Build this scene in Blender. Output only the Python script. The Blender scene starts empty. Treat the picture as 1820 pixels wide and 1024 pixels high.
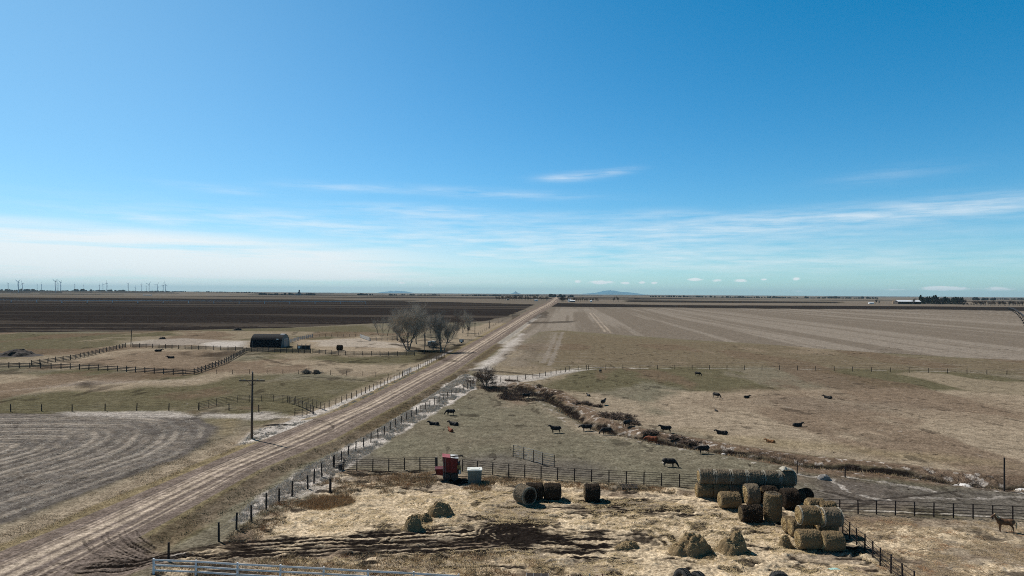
import bpy, bmesh, math, random
import numpy as np
from mathutils import Vector, Matrix
R = math.radians
random.seed(7)
RNG = np.random.default_rng(11)
sc = bpy.context.scene
col = sc.collection
W = bpy.data.worlds.new("World"); sc.world = W; W.use_nodes = True
sc.view_settings.view_transform = 'Standard'; sc.view_settings.look = 'None'
sc.view_settings.gamma = 1.0; sc.view_settings.exposure = 0.0

# ------------------------------------------------------------------ camera (a drone 24 m above the plain)
H, F = 24.0, 1214.0
PITCH, ROLL = math.atan(10.0 / F), 0.0066
fwd = Vector((0, math.cos(PITCH), math.sin(PITCH)))
r0, u0 = Vector((1, 0, 0)), Vector((0, -math.sin(PITCH), math.cos(PITCH)))
cr = r0 * math.cos(ROLL) + u0 * math.sin(ROLL)
cu = -r0 * math.sin(ROLL) + u0 * math.cos(ROLL)
cam = bpy.data.cameras.new('camera'); camo = bpy.data.objects.new('camera', cam); col.objects.link(camo)
camo.matrix_world = Matrix(((cr.x, cu.x, -fwd.x, 0), (cr.y, cu.y, -fwd.y, 0), (cr.z, cu.z, -fwd.z, H), (0, 0, 0, 1)))
cam.sensor_width = 36; cam.lens = 36 * F / 1820; cam.clip_start = 0.5; cam.clip_end = 300000
sc.camera = camo

def ray(px, py):
    return cr * ((px - 910) / F) + cu * ((512 - py) / F) + fwd
def G(px, py, z=0.0):
    """survey of the photograph: where the ground lies under a picture point"""
    d = ray(px, py); t = (z - H) / d.z
    return (d.x * t, d.y * t)
def GP(pts): return [G(*p) for p in pts]
def AT(px, d):
    """world x of picture column px at depth d (for things on the horizon)"""
    return (px - 910) / F * d
def ZAT(px, py, d):
    """height above the ground of picture point at depth d"""
    r = ray(px, py); return H + r.z * d / r.y

# ------------------------------------------------------------------ noise in numpy
def _hash(ix, iy, seed):
    h = (ix.astype(np.int64) * 374761393 + iy.astype(np.int64) * 668265263 + seed * 982451653) & 0xFFFFFFFF
    h = ((h ^ (h >> 13)) * 1274126177) & 0xFFFFFFFF
    h = ((h ^ (h >> 16)) * 2246822519) & 0xFFFFFFFF
    return ((h ^ (h >> 15)) & 0xFFFFFF) / float(0xFFFFFF)
def vnoise(x, y, seed=0):
    ix, iy = np.floor(x), np.floor(y); fx, fy = x - ix, y - iy
    fx = fx * fx * (3 - 2 * fx); fy = fy * fy * (3 - 2 * fy)
    a, b = _hash(ix, iy, seed), _hash(ix + 1, iy, seed)
    c, d = _hash(ix, iy + 1, seed), _hash(ix + 1, iy + 1, seed)
    return (a + (b - a) * fx) * (1 - fy) + (c + (d - c) * fx) * fy
def fbm(x, y, scale, octv=4, seed=0, gain=0.5):
    s = np.zeros_like(x); amp, tot, f = 1.0, 0.0, 1.0 / scale
    for i in range(octv):
        s += amp * vnoise(x * f + 17.3 * i, y * f - 9.1 * i, seed + i * 31); tot += amp; amp *= gain; f *= 2.03
    return s / tot
def sst(x, a, b):
    t = np.clip((x - a) / (b - a), 0, 1); return t * t * (3 - 2 * t)
def sdf(X, Y, poly):
    d2 = np.full(X.shape, 1e18); ins = np.zeros(X.shape, bool); n = len(poly)
    for i in range(n):
        (x0, y0), (x1, y1) = poly[i], poly[(i + 1) % n]
        ex, ey = x1 - x0, y1 - y0; L = ex * ex + ey * ey + 1e-12
        t = np.clip(((X - x0) * ex + (Y - y0) * ey) / L, 0, 1)
        d2 = np.minimum(d2, (X - x0 - t * ex) ** 2 + (Y - y0 - t * ey) ** 2)
        c = ((y0 > Y) != (y1 > Y)) & (X < (x1 - x0) * (Y - y0) / (y1 - y0 + 1e-12) + x0); ins ^= c
    return np.where(ins, -1, 1) * np.sqrt(d2)
def dline(X, Y, pl):
    d2 = np.full(X.shape, 1e18); S = np.zeros(X.shape); side = np.zeros(X.shape); acc = 0.0
    for i in range(len(pl) - 1):
        (x0, y0), (x1, y1) = pl[i], pl[i + 1]
        ex, ey = x1 - x0, y1 - y0; L = ex * ex + ey * ey + 1e-12
        t = np.clip(((X - x0) * ex + (Y - y0) * ey) / L, 0, 1)
        q = (X - x0 - t * ex) ** 2 + (Y - y0 - t * ey) ** 2; m = q < d2
        d2 = np.where(m, q, d2); S = np.where(m, acc + t * math.sqrt(L), S)
        side = np.where(m, np.sign(ex * (Y - y0) - ey * (X - x0)), side); acc += math.sqrt(L)
    return np.sqrt(d2), S, side
def smooth_line(pts, n=6):
    """Catmull-Rom through the points"""
    out = []; P = [pts[0]] + list(pts) + [pts[-1]]
    for i in range(1, len(P) - 2):
        for k in range(n):
            t = k / n; a, b, c, d = (np.array(P[i + j - 1], float) for j in range(4))
            out.append(tuple(0.5 * ((2 * b) + (c - a) * t + (2 * a - 5 * b + 4 * c - d) * t * t + (3 * b - a - 3 * c + d) * t ** 3)))
    out.append(tuple(pts[-1])); return out

# ------------------------------------------------------------------ materials
def nodes_of(m):
    m.use_nodes = True; nt = m.node_tree; nt.nodes.clear(); return nt
def add(nt, t, **kw):
    n = nt.nodes.new(t)
    for k, v in kw.items():
        if k.startswith('_'): n.inputs[int(k[1:])].default_value = v
        else: setattr(n, k, v)
    return n
def mathn(nt, op, a, b=None, c=None, clamp=False):
    n = nt.nodes.new('ShaderNodeMath'); n.operation = op; n.use_clamp = clamp
    for i, v in enumerate((a, b, c)):
        if v is None: continue
        if isinstance(v, (int, float)): n.inputs[i].default_value = v
        else: nt.links.new(v, n.inputs[i])
    return n.outputs[0]
def mixc(nt, fac, a, b, blend='MIX'):
    n = nt.nodes.new('ShaderNodeMix'); n.data_type = 'RGBA'; n.blend_type = blend
    for i, v in ((0, fac), (6, a), (7, b)):
        if isinstance(v, (int, float)): n.inputs[i].default_value = v
        elif isinstance(v, (tuple, list)): n.inputs[i].default_value = (*v[:3], 1)
        else: nt.links.new(v, n.inputs[i])
    return n.outputs[2]
def noise_n(nt, vec, scale, detail=4, rough=0.55):
    n = nt.nodes.new('ShaderNodeTexNoise'); n.inputs['Scale'].default_value = scale
    n.inputs['Detail'].default_value = detail; n.inputs['Roughness'].default_value = rough
    nt.links.new(vec, n.inputs['Vector']); return n.outputs[0]
def ramp01(nt, v, a, b):
    n = nt.nodes.new('ShaderNodeMapRange'); n.clamp = True
    nt.links.new(v, n.inputs[0]); n.inputs[1].default_value = a; n.inputs[2].default_value = b
    return n.outputs[0]
M = {}
def mat(name, c1, c2=None, scale=3.0, rough=0.85, metal=0.0, bump=0.3, bdist=0.02, stretch=(1, 1, 1), spec=0.3, c3=None):
    """procedural material: two or three tones mixed by noise, with bump"""
    m = bpy.data.materials.new(name); nt = nodes_of(m); M[name] = m
    out = add(nt, 'ShaderNodeOutputMaterial'); b = add(nt, 'ShaderNodeBsdfPrincipled')
    nt.links.new(b.outputs[0], out.inputs[0])
    tc = add(nt, 'ShaderNodeTexCoord'); mp = add(nt, 'ShaderNodeMapping'); mp.inputs['Scale'].default_value = stretch
    nt.links.new(tc.outputs['Object'], mp.inputs[0])
    v = mp.outputs[0]
    n1 = noise_n(nt, v, scale, 5); f = ramp01(nt, n1, 0.35, 0.65)
    c = mixc(nt, f, c1, c2 or tuple(x * 0.6 for x in c1))
    if c3:
        n2 = noise_n(nt, v, scale * 0.35, 4); c = mixc(nt, ramp01(nt, n2, 0.52, 0.66), c, c3)
    nt.links.new(c, b.inputs['Base Color'])
    b.inputs['Roughness'].default_value = rough; b.inputs['Metallic'].default_value = metal
    b.inputs['Specular IOR Level'].default_value = spec
    if bump:
        bp = add(nt, 'ShaderNodeBump'); bp.inputs['Strength'].default_value = bump; bp.inputs['Distance'].default_value = bdist
        nt.links.new(noise_n(nt, v, scale * 3, 4), bp.inputs['Height']); nt.links.new(bp.outputs[0], b.inputs['Normal'])
    return m
mat('weathered_wood', (0.055, 0.046, 0.040), (0.028, 0.024, 0.021), 6, 0.9, stretch=(1, 1, .2))
mat('grey_board', (0.085, 0.075, 0.067), (0.042, 0.037, 0.033), 5, 0.9)
mat('pale_board', (0.42, 0.42, 0.40), (0.27, 0.26, 0.25), 3, 0.8)
mat('rusty_pipe', (0.030, 0.019, 0.016), (0.016, 0.011, 0.010), 8, 0.75, spec=0.3)
mat('dark_post', (0.040, 0.030, 0.026), (0.02, 0.016, 0.014), 5, 0.9, stretch=(1, 1, .25))
mat('pole_wood', (0.12, 0.088, 0.066), (0.065, 0.047, 0.037), 5, 0.9, stretch=(1, 1, .12))
mat('white_rail', (0.78, 0.79, 0.80), (0.60, 0.61, 0.62), 2.5, 0.5, bump=.1, c3=(.5, .49, .46))
mat('galvanised', (0.55, 0.56, 0.57), (0.40, 0.41, 0.42), 3, 0.4, .7)
mat('dull_steel', (0.22, 0.23, 0.235), (0.13, 0.135, 0.14), 3, 0.5, .5)
mat('wire', (0.14, 0.13, 0.125), None, 3, 0.5, .6, bump=0)
mat('black_hide', (0.0095, 0.0085, 0.0085), (0.017, 0.014, 0.013), 3, 0.7, bump=.2)
mat('red_hide', (0.22, 0.060, 0.022), (0.13, 0.034, 0.014), 2.5, 0.8, bump=.2)
mat('tan_hide', (0.26, 0.115, 0.042), (0.15, 0.066, 0.026), 2.0, 0.8, bump=.2)
mat('horse_hide', (0.13, 0.064, 0.030), (0.07, 0.035, 0.018), 2.0, 0.7, bump=.15)
mat('pale_hair', (0.55, 0.42, 0.26), (0.40, 0.29, 0.17), 8, 0.8)
mat('turbine_white', (0.80, 0.81, 0.82), (0.74, 0.75, 0.76), .2, 0.5, bump=0)
mat('rubber', (0.022, 0.022, 0.023), (0.05, 0.048, 0.045), 6, 0.85, c3=(.085, .078, .068))
mat('red_paint', (0.13, 0.010, 0.011), (0.075, 0.007, 0.008), 2.5, 0.6, c3=(.05, .016, .013))
mat('faded_red', (0.42, 0.13, 0.13), (0.30, 0.07, 0.07), 2.2, 0.55)
mat('dark_steel', (0.030, 0.027, 0.026), (0.055, 0.04, 0.034), 4, 0.6, .3)
mat('yellow_paint', (0.30, 0.22, 0.075), (0.2, 0.14, 0.05), 4, 0.6)
mat('tank_white', (0.78, 0.78, 0.72), (0.68, 0.67, 0.6), 2, 0.5)
mat('tank_side', (0.125, 0.155, 0.14), (0.09, 0.115, 0.105), 2, 0.5)
mat('barn_metal', (0.020, 0.022, 0.025), (0.014, 0.015, 0.017), 1.5, 0.75, 0.0, bump=0.05, spec=.06)
mat('barn_gable', (0.10, 0.135, 0.14), (0.075, 0.10, 0.105), 1.2, 0.6)
mat('barn_light', (0.75, 0.76, 0.76), (0.6, 0.6, 0.6), 1.2, 0.4)
mat('barn_dark', (0.02, 0.02, 0.021), (0.03, 0.03, 0.03), 1.2, 0.7)
mat('bark', (0.20, 0.168, 0.138), (0.10, 0.082, 0.068), 2.5, 0.95, bdist=.05, stretch=(1, 1, .3))
mat('twig', (0.46, 0.40, 0.325), (0.33, 0.28, 0.225), .5, 0.95, bump=0)
mat('twig_dark', (0.30, 0.26, 0.215), (0.20, 0.172, 0.142), .5, 0.95, bump=0)
mat('twig_red', (0.20, 0.145, 0.110), (0.13, 0.094, 0.072), .5, 0.95, bump=0)
mat('brush', (0.135, 0.090, 0.066), (0.06, 0.042, 0.034), .7, 0.95, bump=0, c3=(.19, .14, .10))
mat('needle', (0.022, 0.036, 0.024), (0.012, 0.020, 0.015), .15, 0.9, bump=0)
mat('far_wood', (0.022, 0.024, 0.022), (0.012, 0.014, 0.014), .02, 0.95, bump=0)
mat('house_white', (0.78, 0.78, 0.77), (0.66, 0.66, 0.64), .3, 0.7, bump=0)
mat('shed_roof', (0.82, 0.84, 0.85), (0.74, 0.76, 0.78), .1, 0.45, bump=0)
mat('shed_wall', (0.10, 0.082, 0.07), (0.06, 0.05, 0.043), .2, 0.8, bump=0)
mat('roof_grey', (0.16, 0.15, 0.15), (0.1, 0.095, 0.095), .4, 0.8, bump=0)
mat('window_glass', (0.02, 0.025, 0.03), (0.03, 0.035, 0.04), .4, 0.15, bump=0, spec=.6)
mat('concrete', (0.40, 0.39, 0.37), (0.30, 0.29, 0.28), .1, 0.85, bump=0)
mat('rock', (0.30, 0.275, 0.25), (0.17, 0.155, 0.14), 2, 0.9, bdist=.05)
mat('pale_rock', (0.66, 0.63, 0.60), (0.48, 0.45, 0.42), 2, 0.9, bdist=.05)
mat('mountain_haze_blue', (0.008, 0.14, 0.24), (0.006, 0.12, 0.20), .0006, 1.0, bump=0)  # blue of the distant haze is put into the base colour
mat('manure', (0.030, 0.024, 0.021), (0.055, 0.043, 0.036), 2, 0.95, bump=.6, bdist=.08)
mat('board_new', (0.34, 0.25, 0.17), (0.21, 0.15, 0.105), 4, 0.85)
mat('board_red', (0.22, 0.075, 0.05), (0.14, 0.055, 0.04), 4, 0.85)
mat('board_pale', (0.52, 0.50, 0.46), (0.36, 0.34, 0.31), 4, 0.85)
mat('insulator', (0.55, 0.54, 0.52), None, 4, 0.3, bump=0)
mat('turquoise_plastic', (0.45, 0.72, 0.66), (0.34, 0.58, 0.54), 3, 0.5)
mat('white_sheet', (0.70, 0.70, 0.69), (0.55, 0.54, 0.52), 3, 0.6)
# dry grass and straw for blades
mat('blade_pale', (0.58, 0.53, 0.46), (0.36, 0.31, 0.245), 1.6, 0.95, bump=0)
mat('blade_tan', (0.46, 0.345, 0.21), (0.30, 0.22, 0.125), 1.2, 0.95, bump=0, c3=(.36, .21, .11))
mat('blade_straw', (0.62, 0.485, 0.28), (0.42, 0.31, 0.16), 1.1, 0.95, bump=0)
mat('blade_olive', (0.16, 0.145, 0.075), (0.10, 0.088, 0.048), 1.2, 0.95, bump=0)
mat('blade_rust', (0.48, 0.33, 0.18), (0.33, 0.215, 0.115), 1.5, 0.95, bump=0)

def hay_mat(name, c1, c2, c3, fibre=(1, 6, 6)):
    m = bpy.data.materials.new(name); nt = nodes_of(m); M[name] = m
    out = add(nt, 'ShaderNodeOutputMaterial'); b = add(nt, 'ShaderNodeBsdfPrincipled'); nt.links.new(b.outputs[0], out.inputs[0])
    tc = add(nt, 'ShaderNodeTexCoord'); mp = add(nt, 'ShaderNodeMapping'); mp.inputs['Scale'].default_value = fibre
    nt.links.new(tc.outputs['Object'], mp.inputs[0])
    n1 = noise_n(nt, mp.outputs[0], 5, 6, .7); n2 = noise_n(nt, tc.outputs['Object'], 1.6, 4)
    c = mixc(nt, ramp01(nt, n1, .3, .7), c1, c2); c = mixc(nt, ramp01(nt, n2, .45, .65), c, c3)
    nt.links.new(c, b.inputs['Base Color']); b.inputs['Roughness'].default_value = .95; b.inputs['Specular IOR Level'].default_value = .1
    bp = add(nt, 'ShaderNodeBump'); bp.inputs['Strength'].default_value = .8; bp.inputs['Distance'].default_value = .06
    nt.links.new(n1, bp.inputs['Height']); nt.links.new(bp.outputs[0], b.inputs['Normal'])
    return m
hay_mat('hay_gold', (0.315, 0.228, 0.128), (0.060, 0.042, 0.024), (0.165, 0.117, 0.066))
hay_mat('hay_end', (0.62, 0.455, 0.235), (0.30, 0.215, 0.11), (0.36, 0.265, 0.14), (5, 5, 5))
hay_mat('hay_grey', (0.27, 0.215, 0.150), (0.060, 0.047, 0.033), (0.135, 0.106, 0.074))
hay_mat('hay_brown', (0.34, 0.245, 0.135), (0.085, 0.059, 0.034), (0.19, 0.134, 0.074), (4, 4, 4))
hay_mat('hay_dark', (0.056, 0.040, 0.027), (0.016, 0.012, 0.0095), (0.027, 0.020, 0.015))
hay_mat('net_wrap', (0.55, 0.51, 0.42), (0.36, 0.33, 0.27), (0.45, 0.42, 0.35))

# ------------------------------------------------------------------ mesh helpers
class MB:
    def __init__(s): s.v = []; s.f = []; s.mi = []
    def put(s, vs, fs, mi=0):
        o = len(s.v); s.v.extend(tuple(v) for v in vs); s.f.extend(tuple(o + i for i in f) for f in fs); s.mi.extend([mi] * len(fs)); return s
    def box(s, c, size, rz=0.0, mi=0, M3=None):
        sx, sy, sz = (a / 2 for a in size); ca, sa = math.cos(rz), math.sin(rz); vs = []
        for dz in (-sz, sz):
            for dx, dy in ((-sx, -sy), (sx, -sy), (sx, sy), (-sx, sy)):
                if M3 is not None:
                    q = M3 @ Vector((dx, dy, dz)); vs.append((c[0] + q.x, c[1] + q.y, c[2] + q.z))
                else: vs.append((c[0] + dx * ca - dy * sa, c[1] + dx * sa + dy * ca, c[2] + dz))
        return s.put(vs, [(0, 3, 2, 1), (4, 5, 6, 7), (0, 1, 5, 4), (1, 2, 6, 5), (2, 3, 7, 6), (3, 0, 4, 7)], mi)
    def bar(s, p, q, w, h, mi=0):
        p, q = Vector(p), Vector(q); d = (q - p); L = d.length
        if L < 1e-6: return s
        x = d / L; up = Vector((0, 0, 1)) if abs(x.z) < .95 else Vector((0, 1, 0))
        y = up.cross(x).normalized(); z = x.cross(y)
        return s.box((p + q) / 2, (L, w, h), M3=Matrix((x, y, z)).transposed(), mi=mi)
    def tube(s, pts, rad, n=6, mi=0, cap=True):
        pts = [Vector(p) for p in pts]; rings = []; o = len(s.v)
        if isinstance(rad, (int, float)): rad = [rad] * len(pts)
        for i, p in enumerate(pts):
            t = (pts[min(i + 1, len(pts) - 1)] - pts[max(i - 1, 0)]).normalized()
            a = Vector((0, 0, 1)) if abs(t.z) < .9 else Vector((1, 0, 0))
            u = t.cross(a).normalized(); w = t.cross(u)
            for k in range(n):
                an = 2 * math.pi * k / n; q = p + (u * math.cos(an) + w * math.sin(an)) * rad[i]; s.v.append((q.x, q.y, q.z))
        for i in range(len(pts) - 1):
            for k in range(n):
                a, b = o + i * n + k, o + i * n + (k + 1) % n
                s.f.append((a, a + n, b + n, b)); s.mi.append(mi)
        if cap:
            s.f.append(tuple(o + k for k in range(n))); s.mi.append(mi)
            e = o + (len(pts) - 1) * n; s.f.append(tuple(e + n - 1 - k for k in range(n))); s.mi.append(mi)
        return s
    def ell(s, c, r, nu=12, nv=8, mi=0, M3=None):
        vs = []; fs = []
        for j in range(1, nv):
            th = math.pi * j / nv
            for i in range(nu):
                ph = 2 * math.pi * i / nu; q = Vector((r[0] * math.sin(th) * math.cos(ph), r[1] * math.sin(th) * math.sin(ph), r[2] * math.cos(th)))
                if M3 is not None: q = M3 @ q
                vs.append((c[0] + q.x, c[1] + q.y, c[2] + q.z))
        for zz in (1, -1):
            q = Vector((0, 0, r[2] * zz)); q = M3 @ q if M3 is not None else q; vs.append((c[0] + q.x, c[1] + q.y, c[2] + q.z))
        t, b = len(vs) - 2, len(vs) - 1
        for j in range(nv - 2):
            for i in range(nu):
                a, d = j * nu + i, j * nu + (i + 1) % nu; fs.append((a, a + nu, d + nu, d))
        for i in range(nu):
            fs.append((t, i, (i + 1) % nu)); fs.append((b, (nv - 2) * nu + (i + 1) % nu, (nv - 2) * nu + i))
        return s.put(vs, fs, mi)
    def mesh(s, name, *mats, smooth=False):
        me = bpy.data.meshes.new(name); me.from_pydata(s.v, [], s.f)
        for m in mats: me.materials.append(M[m] if isinstance(m, str) else m)
        if len(mats) > 1: me.polygons.foreach_set('material_index', s.mi)
        if smooth: me.polygons.foreach_set('use_smooth', [True] * len(me.polygons))
        me.update(); return me
    def obj(s, name, mats, parent=None, loc=(0, 0, 0), rz=0.0, smooth=False):
        if isinstance(mats, str): mats = (mats,)
        return link(name, s.mesh(name, *mats, smooth=smooth), parent, loc, rz)
def link(name, me, parent=None, loc=(0, 0, 0), rz=0.0):
    o = bpy.data.objects.new(name, me); col.objects.link(o); o.location = loc; o.rotation_euler = (0, 0, rz)
    if parent: o.parent = parent
    return o
def fast_mesh(name, V, Fc, mats, k=3):
    """V (n,3) float, Fc (m,k) int"""
    me = bpy.data.meshes.new(name); n, m = len(V), len(Fc)
    me.vertices.add(n); me.vertices.foreach_set('co', np.asarray(V, np.float32).ravel())
    me.loops.add(m * k); me.loops.foreach_set('vertex_index', np.asarray(Fc, np.int32).ravel())
    me.polygons.add(m); me.polygons.foreach_set('loop_start', np.arange(0, m * k, k, dtype=np.int32))
    me.update(calc_edges=True)
    for q in mats: me.materials.append(M[q] if isinstance(q, str) else q)
    return me
def tag(o, label=None, cat=None, group=None, kind=None):
    if label: o['label'] = label
    if cat: o['category'] = cat
    if group: o['group'] = group
    if kind: o['kind'] = kind
    return o
def thing(name, label, cat, loc=(0, 0, 0), rz=0.0, group=None):
    o = bpy.data.objects.new(name, None); col.objects.link(o); o.location = loc; o.rotation_euler = (0, 0, rz)
    o.empty_display_size = .3
    return tag(o, label, cat, group)
def dup(root, loc, rz=0.0, label=None, scale=None):
    r = root.copy(); col.objects.link(r); r.location = loc; r.rotation_euler = (0, 0, rz)
    if label: r['label'] = label
    if scale is not None: r.scale = (scale,) * 3 if isinstance(scale, (int, float)) else scale
    for ch in list(root.children):
        c = ch.copy(); col.objects.link(c); c.parent = r
        for g in list(ch.children):
            d = g.copy(); col.objects.link(d); d.parent = c
    return r
ORD = ['first', 'second', 'third', 'fourth', 'fifth', 'sixth', 'seventh', 'eighth', 'ninth', 'tenth', 'eleventh', 'twelfth', 'thirteenth', 'fourteenth',
       'fifteenth', 'sixteenth', 'seventeenth', 'eighteenth', 'nineteenth', 'twentieth', 'twenty-first', 'twenty-second', 'twenty-third', 'twenty-fourth', 'twenty-fifth', 'twenty-sixth', 'twenty-seventh', 'twenty-eighth']
SKY_TINT, SKY_SAT, SKY_STR = (.80, 1.0, 1.0), 1.15, .09
CLOUD_LIT = (10.4, 10.9, 11.1)
HAZE = 1.7e-5
SKY_GAIN = ((1.15, -.64), (1.2, 0), (1.37, 0))
# ================================================================== THE GROUND: one sheet to the horizon, split along its zones
def ground_axes():
    dy = [1500.0]
    while dy[-1] > 0.36:
        y = dy[-1]
        st = 0.34 if y < 24 else 0.55 if y < 70 else 0.85 if y < 525 else 2 + (y - 525) * .06
        dy.append(y - st)
    d = H * F / np.array(dy)
    t = list(np.arange(-0.83, 0.8301, 1.7 / F)); st = .004
    while t[-1] < 9: t.append(t[-1] + st); st *= 1.25
    st = .004
    while t[0] > -9: t.insert(0, t[0] - st); st *= 1.25
    return d, np.array(t)
DEP, TAN = ground_axes()
NR, NC = len(DEP), len(TAN)
Yg = np.repeat(DEP[:, None], NC, 1).ravel(); Xg = (DEP[:, None] * TAN[None, :]).ravel()
N = NR * NC

road_L = GP([(-330, 1110), (0, 981), (109, 936.6), (250, 876), (460, 785.6), (562.6, 743.7), (619.7, 723), (690, 688), (765.6, 650), (857, 599), (934, 555), (964.6, 540.8), (981, 531), (985, 526.6), (986.5, 524.4)])
road_R = GP([(-150, 1190), (150, 1012), (249, 954), (350, 897), (460, 835), (597, 779), (640, 755), (720, 712), (806, 662.5), (850, 632), (939, 571), (975, 548), (992, 538), (994, 531), (993, 526.6), (992.5, 524.4)])
def road_u(x, y):
    lx, ly = zip(*road_L); rx, ry = zip(*road_R)
    a = np.interp(y, ly, lx); b = np.interp(y, ry, rx); return (x - a) / (b - a), (b - a)

creek_line = smooth_line(GP([(855, 684), (900, 684), (930, 689), (965, 699), (990, 718), (1025, 738), (1060, 755), (1110, 769), (1180, 784), (1240, 794), (1330, 810), (1404, 822), (1507, 832), (1609, 841), (1677, 850), (1728, 857), (1780, 861), (1840, 864), (1960, 874)]), 5)
def macro(x, y):
    """the lie of the land: a creek cut, a roadside ditch, a far rise"""
    z = np.zeros_like(x); m = (y < 330) & (y > 60) & (x > -40)
    if m.any():
        dc, s, sd = dline(x[m], y[m], creek_line)
        w = 1.5 + .7 * np.sin(s * .11) + .4 * np.sin(s * .37 + 1)
        z[m] += -1.0 * np.exp(-(dc / w) ** 2) + .22 * np.exp(-((dc - 4.2) / 1.8) ** 2)
    u, wd = road_u(x, y); dd = (u - 1) * wd
    z += np.where(y < 900, -.42 * np.exp(-((dd - 3.0) / 1.7) ** 2) + .10 * np.exp(-((u - .5) / .42) ** 4), 0)
    r = np.hypot(x, y)
    z += 17 * sst(r, 6000, 8500) * sst(-x / r, .18, .45) + 5 * sst(r, 9000, 14000)
    return z
def GZ(px, py):
    """ground point under a picture point, with the lie of the land"""
    x, y = G(px, py)
    for _ in range(2):
        z = float(macro(np.array([x]), np.array([y]))[0]); x, y = G(px, py, z)
    return (x, y, z)
def HZ(x, y): return float(macro(np.array([float(x)]), np.array([float(y)]))[0])

Zg = macro(Xg, Yg)
near = Yg < 420
# ---- masks, one float per ground vertex
A = {k: np.zeros(N) for k in ('tan', 'straw', 'mud', 'pale', 'plough', 'stub', 'rust', 'yellow', 'gravel', 'track', 'olive', 'dusk', 'gravel_turn')}
nz1 = fbm(Xg, Yg, 14, 4, 1); nz2 = fbm(Xg, Yg, 4.5, 4, 2); nz3 = fbm(Xg, Yg, 1.3, 3, 3); nzB = fbm(Xg, Yg, 60, 4, 4)
nzf = fbm(Xg, Yg * .35, 160, 4, 5)
def area(ch, pts, val=1.0, soft=3.0, ragged=6.0, noise=nz1, mode='max'):
    """a patch of one kind of cover, outlined on the ground, with a ragged edge"""
    P = GP(pts) if not isinstance(pts[0][0], np.floating) else pts
    xs, ys = [p[0] for p in P], [p[1] for p in P]; pad = soft + ragged * 2
    m = (Xg > min(xs) - pad) & (Xg < max(xs) + pad) & (Yg > min(ys) - pad) & (Yg < max(ys) + pad)
    s = sdf(Xg[m], Yg[m], P) + (noise[m] - .5) * 2 * ragged
    k = np.clip(.5 - s / soft, 0, 1) * val
    A[ch][m] = np.maximum(A[ch][m], k) if mode == 'max' else A[ch][m] * (1 - np.clip(.5 - s / soft, 0, 1)) if mode == 'clear' else np.minimum(1, A[ch][m] + k)
def streak(ch, pts, w, val=1.0, ragged=.6, noise=nz2, smooth=True, rugged=0.0):
    pl = smooth_line(GP(pts), 6) if smooth else GP(pts)
    xs, ys = [p[0] for p in pl], [p[1] for p in pl]; pad = w * 3
    m = (Xg > min(xs) - pad) & (Xg < max(xs) + pad) & (Yg > min(ys) - pad) & (Yg < max(ys) + pad)
    d, s, sd = dline(Xg[m], Yg[m], pl)
    k = val * sst(w * (1 + (noise[m] - .5) * 2 * ragged) - d, 0, w * .6)
    A[ch][m] = np.maximum(A[ch][m], k); return m, d, s, sd

u_r, w_r = road_u(Xg, Yg)
xl = np.interp(Yg, [p[1] for p in road_L], [p[0] for p in road_L]); xr = xl + w_r
Lside, Rside = u_r < 0, u_r > 1

# ---- beyond the near fields: a patchwork of far fields
far = Yg > 560
bx = np.floor(Xg / 800 + .37 * np.floor(Yg / 1100)); by = np.floor(Yg / 780)
tone = _hash(bx, by, 71)
A['stub'] = np.where(far & (tone > .55), .35 + .5 * _hash(bx, by, 5), 0)
A['plough'] = np.where(far & (tone < .33), .45 + .5 * _hash(bx, by, 6), 0)
A['tan'] = np.where(far & (tone >= .33) & (tone < .55), .7, .25 * far)
A['dusk'] = np.where(far, .55, 0)
A['plough'] = np.where(far & Lside & (Yg < 3600) & (Yg > 1700), np.maximum(A['plough'], .35), A['plough'])

# left: the big dark ploughed field
ploughL = [(-1500, 530), (0, 528.5), (300, 530.5), (600, 535.5), (800, 537), (951, 541), (905, 562), (862, 571), (760, 575), (660, 575), (500, 583), (400, 585), (260, 589), (120, 590), (0, 591), (-900, 600)]
for k in ('stub', 'tan', 'dusk'): area(k, ploughL, 1, 4, 5, mode='clear')
area('plough', ploughL, 1.0, 4, 5)
area('stub', [(-900, 530.5), (0, 530.5), (300, 532), (600, 537), (800, 538), (940, 541.5), (900, 544), (600, 542), (300, 540), (0, 540), (-900, 541)], .16, 120, 60, fbm(Xg * .15, Yg, 90, 4, 9))
ring = fbm(Xg * .25, Yg, 22, 4, 8); fs_ = fbm(Xg * .02, Yg * .5, 14, 4, 10); pm0 = (A['plough'] > .5) & Lside & (Yg < 1700); A['stub'] = np.where(pm0, np.maximum(A['stub'], sst(fs_, .48, .70) * .34), A['stub'])
pm = (A['plough'] > .5) & (Yg < 1000) & Lside
A['stub'] = np.where(pm, np.maximum(A['stub'], sst(ring, .50, .68) * sst(-Yg, -640, -440) * .42), A['stub'])
area('stub', [(-900, 573), (120, 570), (420, 568), (650, 570), (640, 574), (430, 577), (200, 583), (0, 584), (-900, 588)], .16, 25, 20, ring)
for yy, v in ((545, .10), (551, .08), (558, .14), (565, .25), (574, .34), (581, .40)):
    streak('stub', [(-300, yy + 2), (100, yy + 1), (350, yy), (620, yy - 1.5), (840, yy - 4)], 3 + (yy - 540) * .06, v, .9)
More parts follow.
